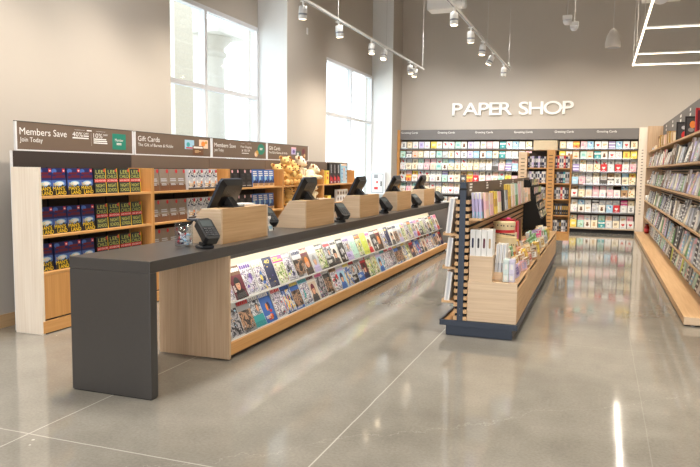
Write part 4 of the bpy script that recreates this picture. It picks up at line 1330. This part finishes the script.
GF = 'small gifts at the far end of the right bookcase'
def gift(name, loc, mb, label, cat):
    return tag(mb.build(name, loc=loc), label, cat, GF)
b = MB(); b.box(0, .10, 0, .10, 0, .09, PAPER['blue']); gift('gift_box', (1.08, 17.55, 1.6905), b, 'small blue box at the far end of the second shelf', 'box')
b = MB(); b.box(0, .09, 0, .10, 0, .08, PAPER['navy']); gift('gift_box', (1.19, 17.5, 1.6905), b, 'small navy box beside the blue one on the second shelf', 'box')
b = MB(); b.lathe([(.03, 0), (.045, .02), (.045, .07), (.03, .09)], PAPER['white'], 16); gift('candle_jar', (1.11, 17.75, 1.2855), b, 'white candle jar at the far end of the third shelf', 'candle')
b = MB(); b.lathe([(.03, 0), (.04, .02), (.04, .09), (.02, .11)], BLACK, 16); gift('candle_jar', (1.19, 17.6, 1.2855), b, 'black candle jar at the far end of the third shelf', 'candle')
b = MB(); b.lathe([(.05, 0), (.07, .02), (.075, .12), (.06, .13)], PAPER['white'], 18); gift('candle_jar', (1.12, 17.78, .8855), b, 'white round jar at the far end of the fourth shelf', 'candle')
b = MB(); b.lathe([(.04, 0), (.07, .03), (.06, .09), (.02, .11)], PAPER['lime'], 18); gift('lime_pot', (1.20, 17.35, .8855), b, 'lime green pot at the far end of the fourth shelf', 'pot')
b = MB(); b.box(0, .08, 0, .06, 0, .21, PAPER['red']); b.box(-.002, .082, -.002, .062, .21, .225, PAPER['orange']); gift('red_box', (1.12, 16.75, .8855), b, 'tall coral red box on the fourth shelf, next to the lime pot', 'box')
b = MB(); b.box(0, .16, 0, .12, 0, .12, PAPER['lilac']); b.box(0, .16, -.001, 0, .05, .07, PAPER['hot_pink']); gift('gift_box', (1.07, 17.5, .4955), b, 'lilac box with pink band at the far end of the fifth shelf', 'box')
for i in range(2):
    b = MB(); b.lathe([(.05, 0), (.055, .01), (.055, .16), (.04, .19), (.04, .22)], plain('red_glass_jar', 128, 26, 18, .2), 16); b.lathe([(.042, .22), (.042, .24)], BLACK, 16); b.lathe([(.056, .05), (.056, .12)], PAPER['red'], 16, close=False)
    gift('red_bottle', (1.12 + .15 * i, 17.85 - .1 * i, .0955), b, 'dark red bottle on the base deck at the far end, %s' % ('nearer the aisle' if i == 0 else 'nearer the back'), 'bottle')

sweep()
# ================================================================== GONDOLA IN THE MIDDLE OF THE FLOOR
GY0, GY1 = 6.27, 12.30
L = GY1 - GY0
t = thing('gondola', 'double-sided oak display gondola with blue-black steel frame in the middle of the floor', 'display gondola', (-1.0, GY0, 0))
b = MB(); b.box(-.31, .305, .04, L - .05, 0, .098, STEELB); b.build('plinth', t, bevel=.003)
b = MB(); b.box(-.365, -.345, 0, L, .098, .150, STEELB); b.box(.335, .355, 0, L, .098, .150, STEELB); b.box(-.345, .335, 0, .02, .098, .150, STEELB); b.box(-.345, .335, L - .02, L, .098, .150, STEELB); b.box(-.345, .335, .02, L - .02, .098, .112, STEELB); b.build('base_tray', t, bevel=.002)
b = MB(); b.box(-.34, -.22, .03, L - .03, .112, .132, WARMLIT_Y); b.build('lower_deck', t)
for yy in (0.005, L - .055):
    b = MB(); b.box(-.203, -.146, yy, yy + .05, .150, 1.442, STEELB); b.box(-.206, -.143, yy - .003, yy + .053, 1.37, 1.388, BLACKM)
    for zz in (.20, .26):
        b.box(-.178, -.172, yy - .002, yy, zz, zz + .006, GREYM)
    b.build('upright_post', t, bevel=.002)
b = MB(); b.box(-.20, -.149, .055, L - .06, .150, 1.43, BLACKM); b.build('core', t)
for sx, nm in ((-1, 'left'), (1, 'right')):
    b = MB()
    x0, x1 = (-.236, -.2035) if sx < 0 else (-.1455, -.113)
    z = .155
    while z < 1.30:
        b.box(x0, x1, .006, L - .01, z, z + .036, OAK_Y)
        z += .064
    b.box((x0 + x1) / 2 - .004, (x0 + x1) / 2 + .004, .02, L - .02, .152, 1.31, BLACKM)
    b.build('slat_board', t)
b = MB()
b.box(-.112, .34, .022, .045, .152, .53, OAK_X); b.box(-.112, .34, .045, L - .05, .512, .53, OAK_Y); b.box(-.112, .34, L - .05, L - .03, .152, .53, OAK_X)
b.box(-.112, .32, .045, L - .05, .152, .17, OAK_Y); b.box(.30, .321, .045, L - .05, .17, .512, BLACKM)
b.build('drawer_case', t, bevel=.0015)
DY = [.045, 1.24, 2.52, 3.95, L - .05]
for y0, y1 in zip(DY, DY[1:]):
    b = MB(); b.prism([(y0 + .004, .155), (y1 - .004, .155), (y1 - .004, .508), (y1 - .30, .508), (y1 - .34, .462), (y0 + .004, .462)], .322, .342, 'x', OAK_Y)
    b.build('drawer_front', t, bevel=.001)
b = MB(); b.box(.325, .329, .03, L - .05, .531, .66, ACRYL); b.box(-.10, .325, .031, .035, .531, .56, ACRYL); b.build('clear_bin_front', t)
for k in range(5):
    b = MB(); b.box(-.10, .322, .9 + .95 * k, .904 + .95 * k, .531, .64, ACRYL); b.build('clear_divider', t)
# upper shelf and headers (right side), shelves (left side)
b = MB(); b.box(-.135 + .023, .005, 0.0, 4.75, 1.092, 1.112, OAK_Y); b.build('upper_shelf', t, bevel=.0015)
b = MB(); b.box(.001, .004, .35, 4.74, 1.112, 1.165, ACRYLF); b.build('clear_lip', t)
hh = [0.06, 1.06, 2.12, 3.40, 4.75, 5.95]
for k in range(5):
    b = MB(); b.box(-.146, -.136, hh[k] + .006, hh[k + 1] - .006, 1.315, 1.445, SIGNB)
    a = Art(b, (-.136, hh[k], 0), (0, 1, 0), (0, 0, 1), .001)
    bars(a, random.Random(k), .06, .22, 1.415, 3, .016, LETTER, 1)
    b.build('header_panel', t)
for z in (.945, .63, .31):
    b = MB(); b.prism([(-.236, z), (-.236, z + .02), (-.345, z + .02), (-.348, z + .03), (-.354, z + .03), (-.354, z)], .02, L - .05, 'y', OAK_Y); b.build('ledge', t)
# sloping card stand with black ends at the far part of the right side
b = MB()
yA = 4.80
for yy in (yA, L - .06):
    b = MB(); b.prism([(-.112, .532), (.18, .532), (.16, .78), (-.05, 1.41), (-.112, 1.42)], yy, yy + .02, 'y', BLACKM)
    b.build('sloping_end', t)
b = MB()
for k in range(5):
    z = .80 + .125 * k
    x = .16 - .0385 * k
    b.prism([(x - .07, z), (x + .01, z), (x + .014, z + .03), (x + .008, z + .03), (x + .004, z + .006), (x - .04, z + .125), (x - .046, z + .125)], yA + .02, L - .06, 'y', BLACKM)
b.build('card_steps', t)

# cards on the sloping stand
c2 = random.Random(9)
SP = []
for i, (base, mo, a1, a2) in enumerate((('black', 'flowers', 'gold', 'cream'), ('lime', 'frame', 'black', 'white'), ('cream', 'animal', 'black', 'gold'), ('charcoal', 'heart', 'silver', 'white'), ('gold', 'band', 'black', 'white'), ('pink', 'flowers', 'red', 'white'))):
    SP.append((card_mesh(base, mo, a1, a2, 300 + i, .15, .115).build('boxed_note_card'), [False], '%s boxed note card' % word(base)))
for k in range(5):
    for c in range(7):
        o, used, lab = SP[c2.randrange(6)]
        place(o, used, (-1.0 + .16 - .0385 * k + .002, GY0 + yA + .11 + c * .19, .81 + .125 * k), (0, 0, PI / 2),
              '%s, %s from near end, %s step of sloping stand' % (lab, nth(c + 1), ['lowest', 'second', 'middle', 'fourth', 'top'][k]), 'note cards on the sloping stand')
        o.rotation_euler = (-.30, 0, PI / 2)

# wooden riser and white binders at the near end
t = thing('wooden_riser', 'small light oak riser block at the near end of the gondola', 'riser', (-1.105, 6.30, .5305))
b = MB(); b.box(0, .215, 0, .46, 0, .215, OAK_X); b.box(0, .215, 0, .46, .215, .233, OAK_X); b.build('riser_body', t, bevel=.002)
def binder(cover, spot):
    b = MB(); b.box(-.024, .024, 0, .18, 0, .245, PAPER[cover])
    b.box(-.022, .022, .004, .18, .2451, .2455, PAPER['ivory'])
    a = Art(b, (-.024, 0, 0), (1, 0, 0), (0, 0, 1), .001)
    a.rect(.015, .085, .033, .155, PAPER[spot], 1); a.oval(.024, .085, .009, .012, PAPER[spot], 1, 12); a.oval(.024, .155, .009, .012, PAPER[spot], 1, 12)
    return b
for i, (c, s) in enumerate((('white', 'navy'), ('white', 'charcoal'), ('white', 'maroon'), ('white', 'tan'))):
    tag(binder(c, s).build('binder', loc=(-1.078 + .052 * i, 6.31, .764)), 'white binder with %s oval spine label on the wooden riser' % ['dark navy', 'charcoal', 'maroon', 'tan'][i], 'binder', 'binders on the wooden riser')
for i, (c, s) in enumerate((('kraft', 'brown'), ('beige', 'maroon'))):
    tag(binder(c, s).build('binder', loc=(-.862 + .052 * i, 6.58 + .05 * i, .5305)), '%s binder standing behind the white binders by the riser' % word(c), 'binder', 'binders on the wooden riser')

def planner(w, h, d, cols, edge='white'):
    """an upright pad facing +x: d deep in x, w along y; coloured in horizontal zones cols (bottom to top)"""
    b = MB()
    n = len(cols)
    for k, c in enumerate(cols):
        b.box(0, d, 0, w, h * k / n, h * (k + 1) / n, PAPER[c])
    b.box(d * .30, d * .70, -.0006, 0, .002, h - .002, PAPER[edge])
    return b
PG = 'planners and pads on the gondola shelf'
def pads(y, cols, n, w, h, lab, x0=-.985, d=.026, z=1.1125, edge='white', lean=-.07):
    m = planner(w, h, d, cols, edge).build('planner')
    u = [False]
    for k in range(n):
        place(m, u, (x0 - .018 - (d + .007) * k, y + .014 * k, z), (0, lean, 0), '%s%s' % (lab, '' if n == 1 else ', ' + (['front copy', 'second copy', 'third copy', 'rear copy'][k])), PG)
pads(6.32, ('sky', 'lilac', 'lilac', 'white'), 3, .19, .235, 'lilac and white striped planner nearest on the gondola shelf', x0=-1.01, edge='lilac')
pads(6.36, ('peach', 'pink', 'peach'), 1, .19, .235, 'pink planner in front of the lilac ones on the gondola shelf', x0=-.97, edge='pink', d=.02)
pads(6.72, ('pink', 'peach'), 3, .17, .22, 'rosy planner, second slot on the gondola shelf')
pads(7.02, ('yellow', 'gold', 'yellow'), 2, .17, .23, 'yellow planner, third slot on the gondola shelf', edge='gold')
pads(7.30, ('cream', 'pink'), 2, .18, .22, 'cream and pink planner, fourth slot on the gondola shelf')
pads(7.60, ('black', 'black'), 3, .16, .23, 'black planner, fifth slot on the gondola shelf', edge='charcoal')
pads(7.88, ('silver', 'grey'), 2, .16, .22, 'silver-grey planner, sixth slot on the gondola shelf')
pads(8.18, ('gold', 'yellow'), 2, .18, .28, 'golden planner, seventh slot on the gondola shelf', edge='gold')
pads(8.50, ('peach', 'cream'), 3, .20, .28, 'peach planner, eighth slot on the gondola shelf')
pads(8.86, ('green', 'mint'), 2, .20, .28, 'green planner, ninth slot on the gondola shelf')
pads(9.22, ('pink', 'pink'), 2, .20, .27, 'pink planner, tenth slot on the gondola shelf')
pads(9.60, ('beige', 'beige'), 2, .22, .30, 'beige planner, eleventh slot on the gondola shelf')
pads(10.02, ('peach', 'beige', 'peach'), 2, .30, .20, 'wide peach album, twelfth slot on the gondola shelf')
pads(10.48, ('tan', 'peach'), 2, .28, .19, 'wide tan album at the far end of the gondola shelf')

DZ = .5305
# file set and mint / lilac boxes at the near corner
m = planner(.16, .26, .028, ('silver', 'white', 'white'), 'silver').build('magazine_file'); u = [False]
for k in range(3):
    place(m, u, (-.885 + .032 * k, 6.42, DZ + .08), (0, .04, 0), 'white and grey upright file beside the wooden riser, %s of three from the riser' % nth(k + 1), 'upright files by the riser')
b = MB(); b.box(-.05, .05, 0, .16, 0, .079, OAK_X); tag(b.build('display_block', loc=(-.838, 6.42, DZ)), 'low oak block carrying the white and grey files', 'block')
for i, (c, x, z) in enumerate((('pale_mint', -.775, 0), ('pale_lilac', -.722, 0), ('pale_mint', -.775, .105), ('pale_lilac', -.722, .105))):
    b = MB(); b.box(-.0245, .0245, 0, .10, 0, .1045, PAPER[c]); b.box(-.0245, .0245, 0, .10, .07, .074, PAPER['silver']); b.box(-.012, .012, -.0008, 0, .012, .06, PAPER['white'])
    tag(b.build('candle_box', loc=(x, 6.36, DZ + z)), '%s carton at the near corner of the gondola, %s of its stack' % (word(c), 'bottom' if z == 0 else 'top'), 'carton', 'cartons at the near corner of the gondola')
# spotted hat boxes
HB = plain('cream_hatbox', 236, 218, 176, .6, vary=.03)
def hatbox(loc, r, h, lab):
    t = thing('hat_box', lab, 'box', loc, group='spotted round boxes on the gondola')
    b = MB(); b.lathe([(r, 0), (r, h * .72)], HB, 32)
    for k in range(60):
        a, z = k * 2.39996, .012 + (k * .618 % 1) * (h * .62)
        M = Matrix.Rotation(a, 4, 'Z') @ Matrix.Translation((r + .0005, 0, z)) @ Matrix.Rotation(PI / 2, 4, 'Y')
        b.lathe([(.0075, 0), (.0075, .0008)], BLACK, 8, M)
    b.build('box_body', t)
    b = MB(); b.lathe([(r + .006, h * .70), (r + .006, h)], HB, 32); b.lathe([(r + .006, h), (0, h + .002)], HB, 32)
    for k in range(20):
        a = k * 2.39996
        M = Matrix.Rotation(a, 4, 'Z') @ Matrix.Translation((r + .0065, 0, h * .72 + (k * .618 % 1) * h * .24)) @ Matrix.Rotation(PI / 2, 4, 'Y')
        b.lathe([(.0075, 0), (.0075, .0008)], BLACK, 8, M)
    b.build('lid', t)
    b = MB(); b.lathe([(r + .0022, h * .28), (r + .0022, h * .48)], PAPER['red'], 32, close=False); b.build('ribbon', t)
    return t
hatbox((-.965, 7.62, DZ), .135, .30, 'large cream spotted round box with red ribbon on the gondola')
hatbox((-.965, 7.64, DZ + .304), .115, .16, 'smaller cream spotted round box stacked on the large one')
b = MB(); b.box(-.08, .08, -.09, .09, 0, .16, PAPER['red']); b.box(-.081, .081, -.012, .012, 0, .161, PAPER['hot_pink']); b.ball((0, .03, .165), (.03, .02, .015), PAPER['hot_pink'], 10); b.ball((0, -.03, .165), (.03, .02, .015), PAPER['hot_pink'], 10)
tag(b.build('gift_box', loc=(-.985, 8.15, DZ + .30)), 'red gift box with pink ribbon beyond the spotted round boxes', 'box')
b = MB(); b.box(-.09, .09, -.12, .12, 0, .299, PAPER['cream']); tag(b.build('keepsake_box', loc=(-.985, 8.15, DZ)), 'tall cream box under the red gift box', 'box')
b = MB(); b.box(-.08, .08, -.10, .10, 0, .40, PAPER['red']); b.box(.08, .081, -.03, .03, 0, .40, PAPER['hot_pink']); tag(b.build('gift_box', loc=(-1.0, 8.62, DZ)), 'tall red and pink gift box beyond the cream box', 'box')
b = MB(); b.box(-.02, .02, -.06, .06, 0, .42, PAPER['brown']); b.box(-.021, .021, -.02, .02, .02, .40, PAPER['gold']); tag(b.build('gift_box', loc=(-.93, 8.95, DZ)), 'narrow brown and gold box on the gondola', 'box')
# a bin full of stationery packs
st = random.Random(41)
SC = [('pink', 'lilac'), ('yellow', 'white'), ('cream', 'gold'), ('green', 'mint'), ('peach', 'red'), ('silver', 'grey'), ('hot_pink', 'pink'), ('white', 'sky'), ('kraft', 'white'), ('lilac', 'purple'), ('beige', 'brown'), ('gold', 'yellow')]
SPK = []
for i, (c1, c2_) in enumerate(SC):
    w, h, d = .17 + .015 * (i % 3), .10 + .018 * (i % 4), .035 + .006 * (i % 3)
    b = MB(); b.box(0, d, 0, w, 0, h, PAPER[c1])
    a = Art(b, (d, 0, 0), (0, 1, 0), (0, 0, 1)); a.rect(w * .12, h * .2, w * .88, h * .8, PAPER[c2_], 1); bars(a, st, w * .2, w * .7, h * .6, 2, .012, PAPER[c1], 2)
    b.box(d * .3, d * .7, -.0006, 0, .004, h - .004, PAPER['ivory']); b.box(d * .25, d * .75, 0, w, h, h + .0006, PAPER[c2_])
    SPK.append((b.build('stationery_pack'), [False], '%s stationery pack' % word(c1)))
n = 0
rows_ = ((-.735, 0, 'front'), (-.795, .03, 'middle'), (-.86, .06, 'rear'))
for ri, (x, dz, rn) in enumerate(rows_):
    y = 6.62 if ri else 6.60
    c = 0
    while y < 10.85:
        i = st.choice((0, 2, 2, 4, 5, 7, 8, 10, 3, 1, 11, 9)) if y > 7.2 else st.choice((0, 9, 7, 1, 2))
        if y > 8.4 and ri == 1 and st.random() < .35: i = 3 if y < 9.2 else 6
        o, used, lab = SPK[i]
        c += 1
        place(o, used, (x, y, DZ + dz), (st.uniform(-.1, .1) * 0, st.uniform(-.22, -.08), st.uniform(-.25, .15)), '%s, %s from near end, %s row of gondola bin' % (lab, nth(c), rn), 'stationery packs in the gondola bin')
        y += .20 + st.uniform(.01, .06)
# stepped risers under the middle and rear rows
b = MB(); b.box(-.835, -.752, 6.60, 11.05, DZ, DZ + .028, OAK_Y); b.box(-.905, -.836, 6.60, 11.05, DZ, DZ + .058, OAK_Y)
tag(b.build('display_step', loc=(0, 0, 0)), 'oak display steps under the stationery packs in the gondola bin', 'step')

# white pads on the aisle-side ledges
m = planner(.30, .33, .05, ('white', 'white'), 'silver').build('white_board'); u = [False]
for z, nm, kk in ((.966, 'upper', .36), (.651, 'middle', .30), (.331, 'lower', .30)):
    for k in range(8):
        o = place(m, u, (-1.335, GY0 + .035 + k * .42, z), (0, .10, 0), 'white upright board, %s from the near end on the %s ledge of the gondola' % (nth(k + 1), nm), 'white boards on the gondola ledges')
        if nm != 'upper':
            o.scale = (1, 1, .84)

# ================================================================== BOOK TOWER BEHIND THE GONDOLA
TY = 13.3
t = thing('book_tower', 'tall warm-lit-toned oak two-bay book tower with slotted uprights behind the gondola', 'book tower', (-1.45, TY, 0))
b = MB(); b.box(.02, .60, .06, .34, 0, .31, BLACKM); b.build('plinth', t)
def slotted(x0, x1, z0, z1, y0=0.0):
    b = MB(); b.box(x0, x1, y0, .36, z0, z1, WARMLIT_Z); b.box(x0, x1, y0 - .012, y0, z0, z1, OAK_X if x0 < .1 else WARMLIT_Y)  # first upright's paler front has its top light put into the colour
    n = int((z1 - z0 - .1) / .066)
    for k in range(n):
        b.box((x0 + x1) / 2 - .035, (x0 + x1) / 2 + .035, y0 - .0135, y0 - .012, z0 + .08 + .066 * k, z0 + .094 + .066 * k, DKBROWN)
    return b
slotted(0, .155, .31, 1.91).build('slotted_upright', t)
slotted(.515, .655, .31, 1.95).build('slotted_upright', t)
b = MB(); b.box(.93, .95, 0, .36, .40, 1.88, WARMLIT_Z); b.build('side_panel', t)
b = MB(); b.box(.155, .515, .34, .36, .31, 1.90, DKBROWN); b.box(.655, .93, .34, .36, .31, 1.86, WARMLIT_Z); b.build('back_panel', t)
b = MB(); b.box(.655, .95, 0, .36, .27, .40, WARMLIT_Y); b.box(.155, .515, 0.06, .36, .31, .33, WARMLIT_Y); b.build('bottom_board', t)
TZ = [.43, .74, 1.04, 1.335, 1.62]
for z in TZ:
    b = MB(); b.box(.156, .514, .05, .34, z - .02, z, WARMLIT_Y); b.build('shelf', t)
    b = MB(); b.box(.656, .929, .05, .34, z - .02, z, WARMLIT_Y); b.build('shelf', t)
b = MB(); b.box(.26, .68, .02, .34, 1.952, 2.13, plain('cream_topper', 226, 208, 176, .6)); b.build('top_box', t)
tb = random.Random(6)
TB = []
for i, (c, p) in enumerate((('navy', 'white'), ('white', 'navy'), ('grey', 'white'), ('charcoal', 'silver'), ('lilac', 'white'), ('red', 'cream'), ('black', 'gold'), ('teal', 'white'), ('orange', 'black'), ('silver', 'black'))):
    b = MB(); b.box(0, .034, 0, .15, 0, .21 + .008 * (i % 3), PAPER[c]); a = Art(b, (0, 0, 0), (1, 0, 0), (0, 0, 1)); a.rect(.006, .10, .028, .17, PAPER[p], 1); a.rect(.010, .03, .024, .05, PAPER[p], 1)
    TB.append((b.build('book'), [False], '%s book' % word(c)))
for si, z in enumerate(TZ):
    for bay, (x0, x1) in enumerate(((.16, .51), (.66, .925))):
        if bay == 0 and si < 2: continue          # hidden by the gondola
        x, c = x0, 0
        while x + .04 < x1:
            i = tb.choice((0, 1, 2, 4, 1, 9, 3)) if bay == 0 else tb.choice(((9, 3, 1, 6), (3, 9, 6, 6), (1, 9, 5, 8, 3), (0, 7, 6, 9, 7, 3, 8), (6, 5, 3, 0, 1))[si])
            o, used, lab = TB[i]
            c += 1
            place(o, used, (-1.45 + x, TY + .075 + tb.uniform(0, .02), z + .0005), (0, 0, 0), '%s, %s from the left, %s shelf, %s bay of the tower' % (lab, nth(c), ['bottom', 'second lowest', 'middle', 'second highest', 'top'][si], ['left', 'right'][bay]), 'books in the book tower')
            x += .0375

# ================================================================== CEILING FITTINGS
ZL = 3.97
WIRE = plain('hanging_wire', 196, 194, 190, .5, vary=0)
def rail(x, y0, y1, wires, label):
    t = thing('track_rail', label, 'lighting track', (x, y0, ZL), group='lighting tracks')
    b = MB(); b.box(-.02, .02, 0, y1 - y0, 0, .035, WHITEM); b.box(-.008, .008, .01, y1 - y0 - .01, -.004, 0, GREYM); b.build('rail', t)
    for yy in wires:
        b = MB(); b.tube([(0, yy - y0, .035), (0, yy - y0, 6.6 - ZL)], .004, WIRE, 6); b.build('hanging_wire', t)
rail(-4.13, 2.4, 16.5, (2.8, 5.4, 8.0, 10.7, 13.4, 16.4), 'white ceiling lighting track nearer the window wall')
rail(-2.15, 8.0, 17.1, (8.3, 10.9, 13.6, 16.9), 'white ceiling lighting track above the counter aisle')
def spot_head():
    t = thing('track_spotlight', '', 'spotlight', group='track spotlights')
    b = MB(); b.lathe([(.016, -.075), (.016, 0)], WHITEM, 10); b.box(-.018, .018, -.05, .05, -.018, -.004, WHITEM); b.build('stem', t)
    b = MB(); b.lathe([(.058, -.26), (.062, -.25), (.062, -.13), (.055, -.075), (.02, -.07)], WHITEM, 20); b.lathe([(.0625, -.20), (.0625, -.175)], GREYM, 20, close=False); lc_ = b.build('lamp_can', t)
    b = MB(); b.lathe([(.0, -.2605), (.05, -.2605)], SPOTL, 20, close=False); b.build('lens', lc_)
    return t
sh, used = spot_head(), [False]
TR = [(-4.13, y, 'nearer the window wall', i) for i, y in enumerate((3.4, 4.9, 6.4, 7.9, 9.3, 10.72, 12.45, 13.33, 15.2, 15.75))] + [(-2.15, y, 'above the counter aisle', i) for i, y in enumerate((10.37, 11.8, 13.15, 14.5, 16.05))]
spots = []
for x, y, nm, i in TR:
    tx, ty = st.uniform(-.15, .15), st.uniform(-.15, .15)
    if i in (3, 7): tx, ty = .35, .3
    place(sh, used, (x, y, ZL - .004), (tx, ty, st.uniform(0, 3)), 'white cylindrical spotlight, %s from the near end of the track %s' % (nth(i + 1), nm))
    spots.append((x, y))

# suspended ladder-shaped LED fitting
t = thing('linear_light', 'long suspended LED fitting with glowing tubes over the right aisle', 'light fitting', (.60, 9.0, ZL))
def led_bar(name, x0, x1, y0, y1):
    b = MB(); b.box(x0, x1, y0, y1, 0, .026, WHITEM); b.build(name, t)
    b = MB(); b.box(x0 + .004, x1 - .004, y0 + .004, y1 - .004, -.014, 0, LEDT); b.build('tube', t)
led_bar('housing', -.018, .018, 0, 8.05)
for yy in (1.2, 3.75, 6.45, 8.0):
    led_bar('housing', .019, 2.8, yy - .012, yy + .012)
led_bar('housing', 2.8, 2.86, 0, 8.05)
for xx, yy in ((0, .4), (0, 3.75), (0, 6.45), (0, 8.0), (2.83, .4), (2.83, 8.0)):
    b = MB(); b.tube([(xx, yy, .03), (xx, yy, 6.6 - ZL)], .003, WIRE, 6); b.build('hanging_wire', t)
# pendant loudspeaker
t = thing('pendant_loudspeaker', 'white bell-shaped pendant loudspeaker hanging before the back wall', 'loudspeaker', (.125, 14.0, 3.88))
b = MB(); b.lathe([(.13, 0), (.14, .02), (.136, .10), (.11, .22), (.055, .32), (.02, .35)], plain('ivory_enamel', 206, 198, 188, .5), 28); b.build('bell', t)
b = MB(); b.lathe([(0, -.002), (.125, -.002)], GREYM, 28, close=False); b.build('grille', t)
b = MB(); b.tube([(0, 0, .34), (0, 0, .42), (0, 0, 2.72)], [.012, .006, .005], WIRE, 6); b.build('hanging_wire', t)
# two small pendant cameras
for i, (x, dy, z) in enumerate(((-.71, 14.0, 4.40), (-.62, 15.0, 4.475))):
    t = thing('dome_camera', 'small white pendant dome camera, %s of the pair' % ['left and higher', 'right and lower'][i], 'camera', (x, dy, z), group='pendant dome cameras')
    b = MB(); b.box(-.085, .085, -.06, .06, .04, .12, WHITEM); b.build('mount', t, bevel=.006)
    b = MB(); b.lathe([(.0, -.06), (.05, -.05), (.082, 0), (.082, .04), (.05, .04)], FRAMEW, 20); b.build('dome', t)
    b = MB(); b.tube([(0, 0, .12), (0, 0, 6.6 - z)], .006, WIRE, 6); b.build('hanging_wire', t)
# box-shaped projector, and a ceiling speaker at the top edge
t = thing('projector', 'white box-shaped projector hanging at the top of the picture, left of the second track', 'projector', (-3.0, 14.0, 4.76))
b = MB(); b.box(-.42, .18, -.2, .2, 0, .26, WHITEM); b.build('projector_body', t, bevel=.02)
b = MB(); b.lathe([(.10, 0), (.10, .18), (.085, .20)], WHITEM, 20, Matrix.Translation((.16, -.1, .1)) @ Matrix.Rotation(PI / 2, 4, 'Y')); b.build('lens_barrel', t)
b = MB(); b.tube([(0, 0, .26), (0, 0, 6.6 - 4.76)], .02, WHITEM, 10); b.build('drop_pole', t)
t = thing('ceiling_loudspeaker', 'pale box loudspeaker with round front at the top edge above the LED fitting', 'loudspeaker', (.95, 14.0, 4.66))
b = MB(); b.box(-.36, .30, -.12, .12, 0.02, .30, WHITEM); b.build('speaker_box', t, bevel=.01)
b = MB(); b.lathe([(.17, 0), (.17, .04), (.10, .06)], FRAMEW, 24, Matrix.Translation((-.05, -.12, .1)) @ Matrix.Rotation(PI / 2, 4, 'X')); b.build('speaker_cone', t)
b = MB(); b.tube([(0, 0, .3), (0, 0, 6.6 - 4.66)], .012, WIRE, 8); b.build('drop_pole', t)

# ================================================================== LIGHT
def light(kind, name, loc, power, color, rot=(0, 0, 0), **k):
    l = bpy.data.lights.new(name, kind)
    l.energy = power
    l.color = color
    for a, v in k.items():
        setattr(l, a, v)
    o = bpy.data.objects.new(name, l)
    o.location = loc
    o.rotation_euler = rot
    C.objects.link(o)
    return o
def aim(o, target):
    d = Vector(target) - o.location
    o.rotation_euler = d.to_track_quat('-Z', 'Y').to_euler()
WARM = (1.0, .895, .76)
NEUT = (1.0, .97, .93)
# unseen overhead fill lamps, added for general brightness
for x in (-3.6, 0.2, 4.0):
    for y in (0.5, 5.5, 10.5, 15.5):
        light('AREA', 'overhead_fill', (x, y, 6.5), FILL_P, NEUT if x < -1 else (1.0, .89, .74), size=1.2, shape='DISK', spread=1.75)
# track lamps
for i, (x, y) in enumerate(spots):
    o = light('SPOT', 'track_lamp', (x, y, ZL - .29), SPOT_P * (1.0 if x < -3 else 1.1), WARM, spot_size=2.1, spot_blend=1.0, shadow_soft_size=.05)
    if x < -3:
        aim(o, (-4.95, y - .3, 1.3))
    else:
        aim(o, (x + (-.9 if i % 2 else .4), y + (1.0 if y < 14 else 2.4), 1.2))
# strips under the counter top and along the LED fitting
light('AREA', 'counter_strip', (CX1 - .056, (RY0 + RY1) / 2, .838), RACK_P, (1, .93, .8), (0, 1.15, 0), shape='RECTANGLE', size=.012, size_y=8.2)
for x in (.6, 3.4):
    light('AREA', 'led_fitting_lamp', (x, 13.0, ZL - .03), LED_P, (1, .9, .76), shape='RECTANGLE', size=.04, size_y=8.0)
for x in (-4.6, -3.2, -.2, .6, 2.2):  # lamps without fittings, added to brighten the card racks
    o = light('SPOT', 'rack_fill', (x, 13.6, 3.9), RACKW_P, WARM if x > -1 else NEUT, spot_size=.9, spot_blend=.9, shadow_soft_size=.08)
    aim(o, (x, 18.8, 1.35))
# wall-washing lamps on the back wall (no fittings modelled)
for x in (-4.4, -2.6, -.8, 1.0, 2.8, 4.6):
    o = light('SPOT', 'wall_wash_lamp', (x, 16.0, 5.2), WASH_P, WARM if x > -1 else NEUT, spot_size=1.2, spot_blend=1.0, shadow_soft_size=.1)
    aim(o, (x, 18.8, 2.3))

sweep()
for o in C.objects:
    if 'label' in o and len(o['label'].split()) > 16:
        print('LONG', o.name, o['label'])
w = bpy.data.worlds.new('day')
sc.world = w
w.use_nodes = True
nt = w.node_tree
nt.nodes.clear()
wo = nt.nodes.new('ShaderNodeOutputWorld')
bg = nt.nodes.new('ShaderNodeBackground')
tc = nt.nodes.new('ShaderNodeTexCoord')
sx = nt.nodes.new('ShaderNodeSeparateXYZ')
nt.links.new(tc.outputs['Generated'], sx.inputs[0])
cr_ = nt.nodes.new('ShaderNodeValToRGB')
cr_.color_ramp.elements[0].position = 0.0
cr_.color_ramp.elements[0].color = (.95, .97, 1, 1)
cr_.color_ramp.elements[1].position = .8
cr_.color_ramp.elements[1].color = (.84, .92, 1, 1)
nt.links.new(sx.outputs[2], cr_.inputs[0])
nt.links.new(cr_.outputs[0], bg.inputs[0])
bg.inputs[1].default_value = WORLD_S
nt.links.new(bg.outputs[0], wo.inputs[0])

# ================================================================== CAMERA
cam = bpy.data.cameras.new('camera')
co = bpy.data.objects.new('camera', cam)
C.objects.link(co)
cam.sensor_fit = 'HORIZONTAL'
cam.sensor_width = 36.0
cam.lens = 683.967 / 700 * 36.0
cam.clip_start = .05
cam.clip_end = 200
right = Vector((.9396515, .3419282, .0118404)); down = Vector((.0430809, -.0839166, -.9955411)); fwd = Vector((-.33941, .9359717, -.093583))
M = Matrix((right, -down, -fwd)).transposed().to_4x4()
M.translation = Vector((0, 0, 1.55))
co.matrix_world = M
sc.camera = co
sc.view_settings.view_transform = 'Standard'
sc.view_settings.look = 'None'
sc.view_settings.gamma = 1.0
sc.view_settings.use_curve_mapping = False
sc.view_settings.exposure = EXPO
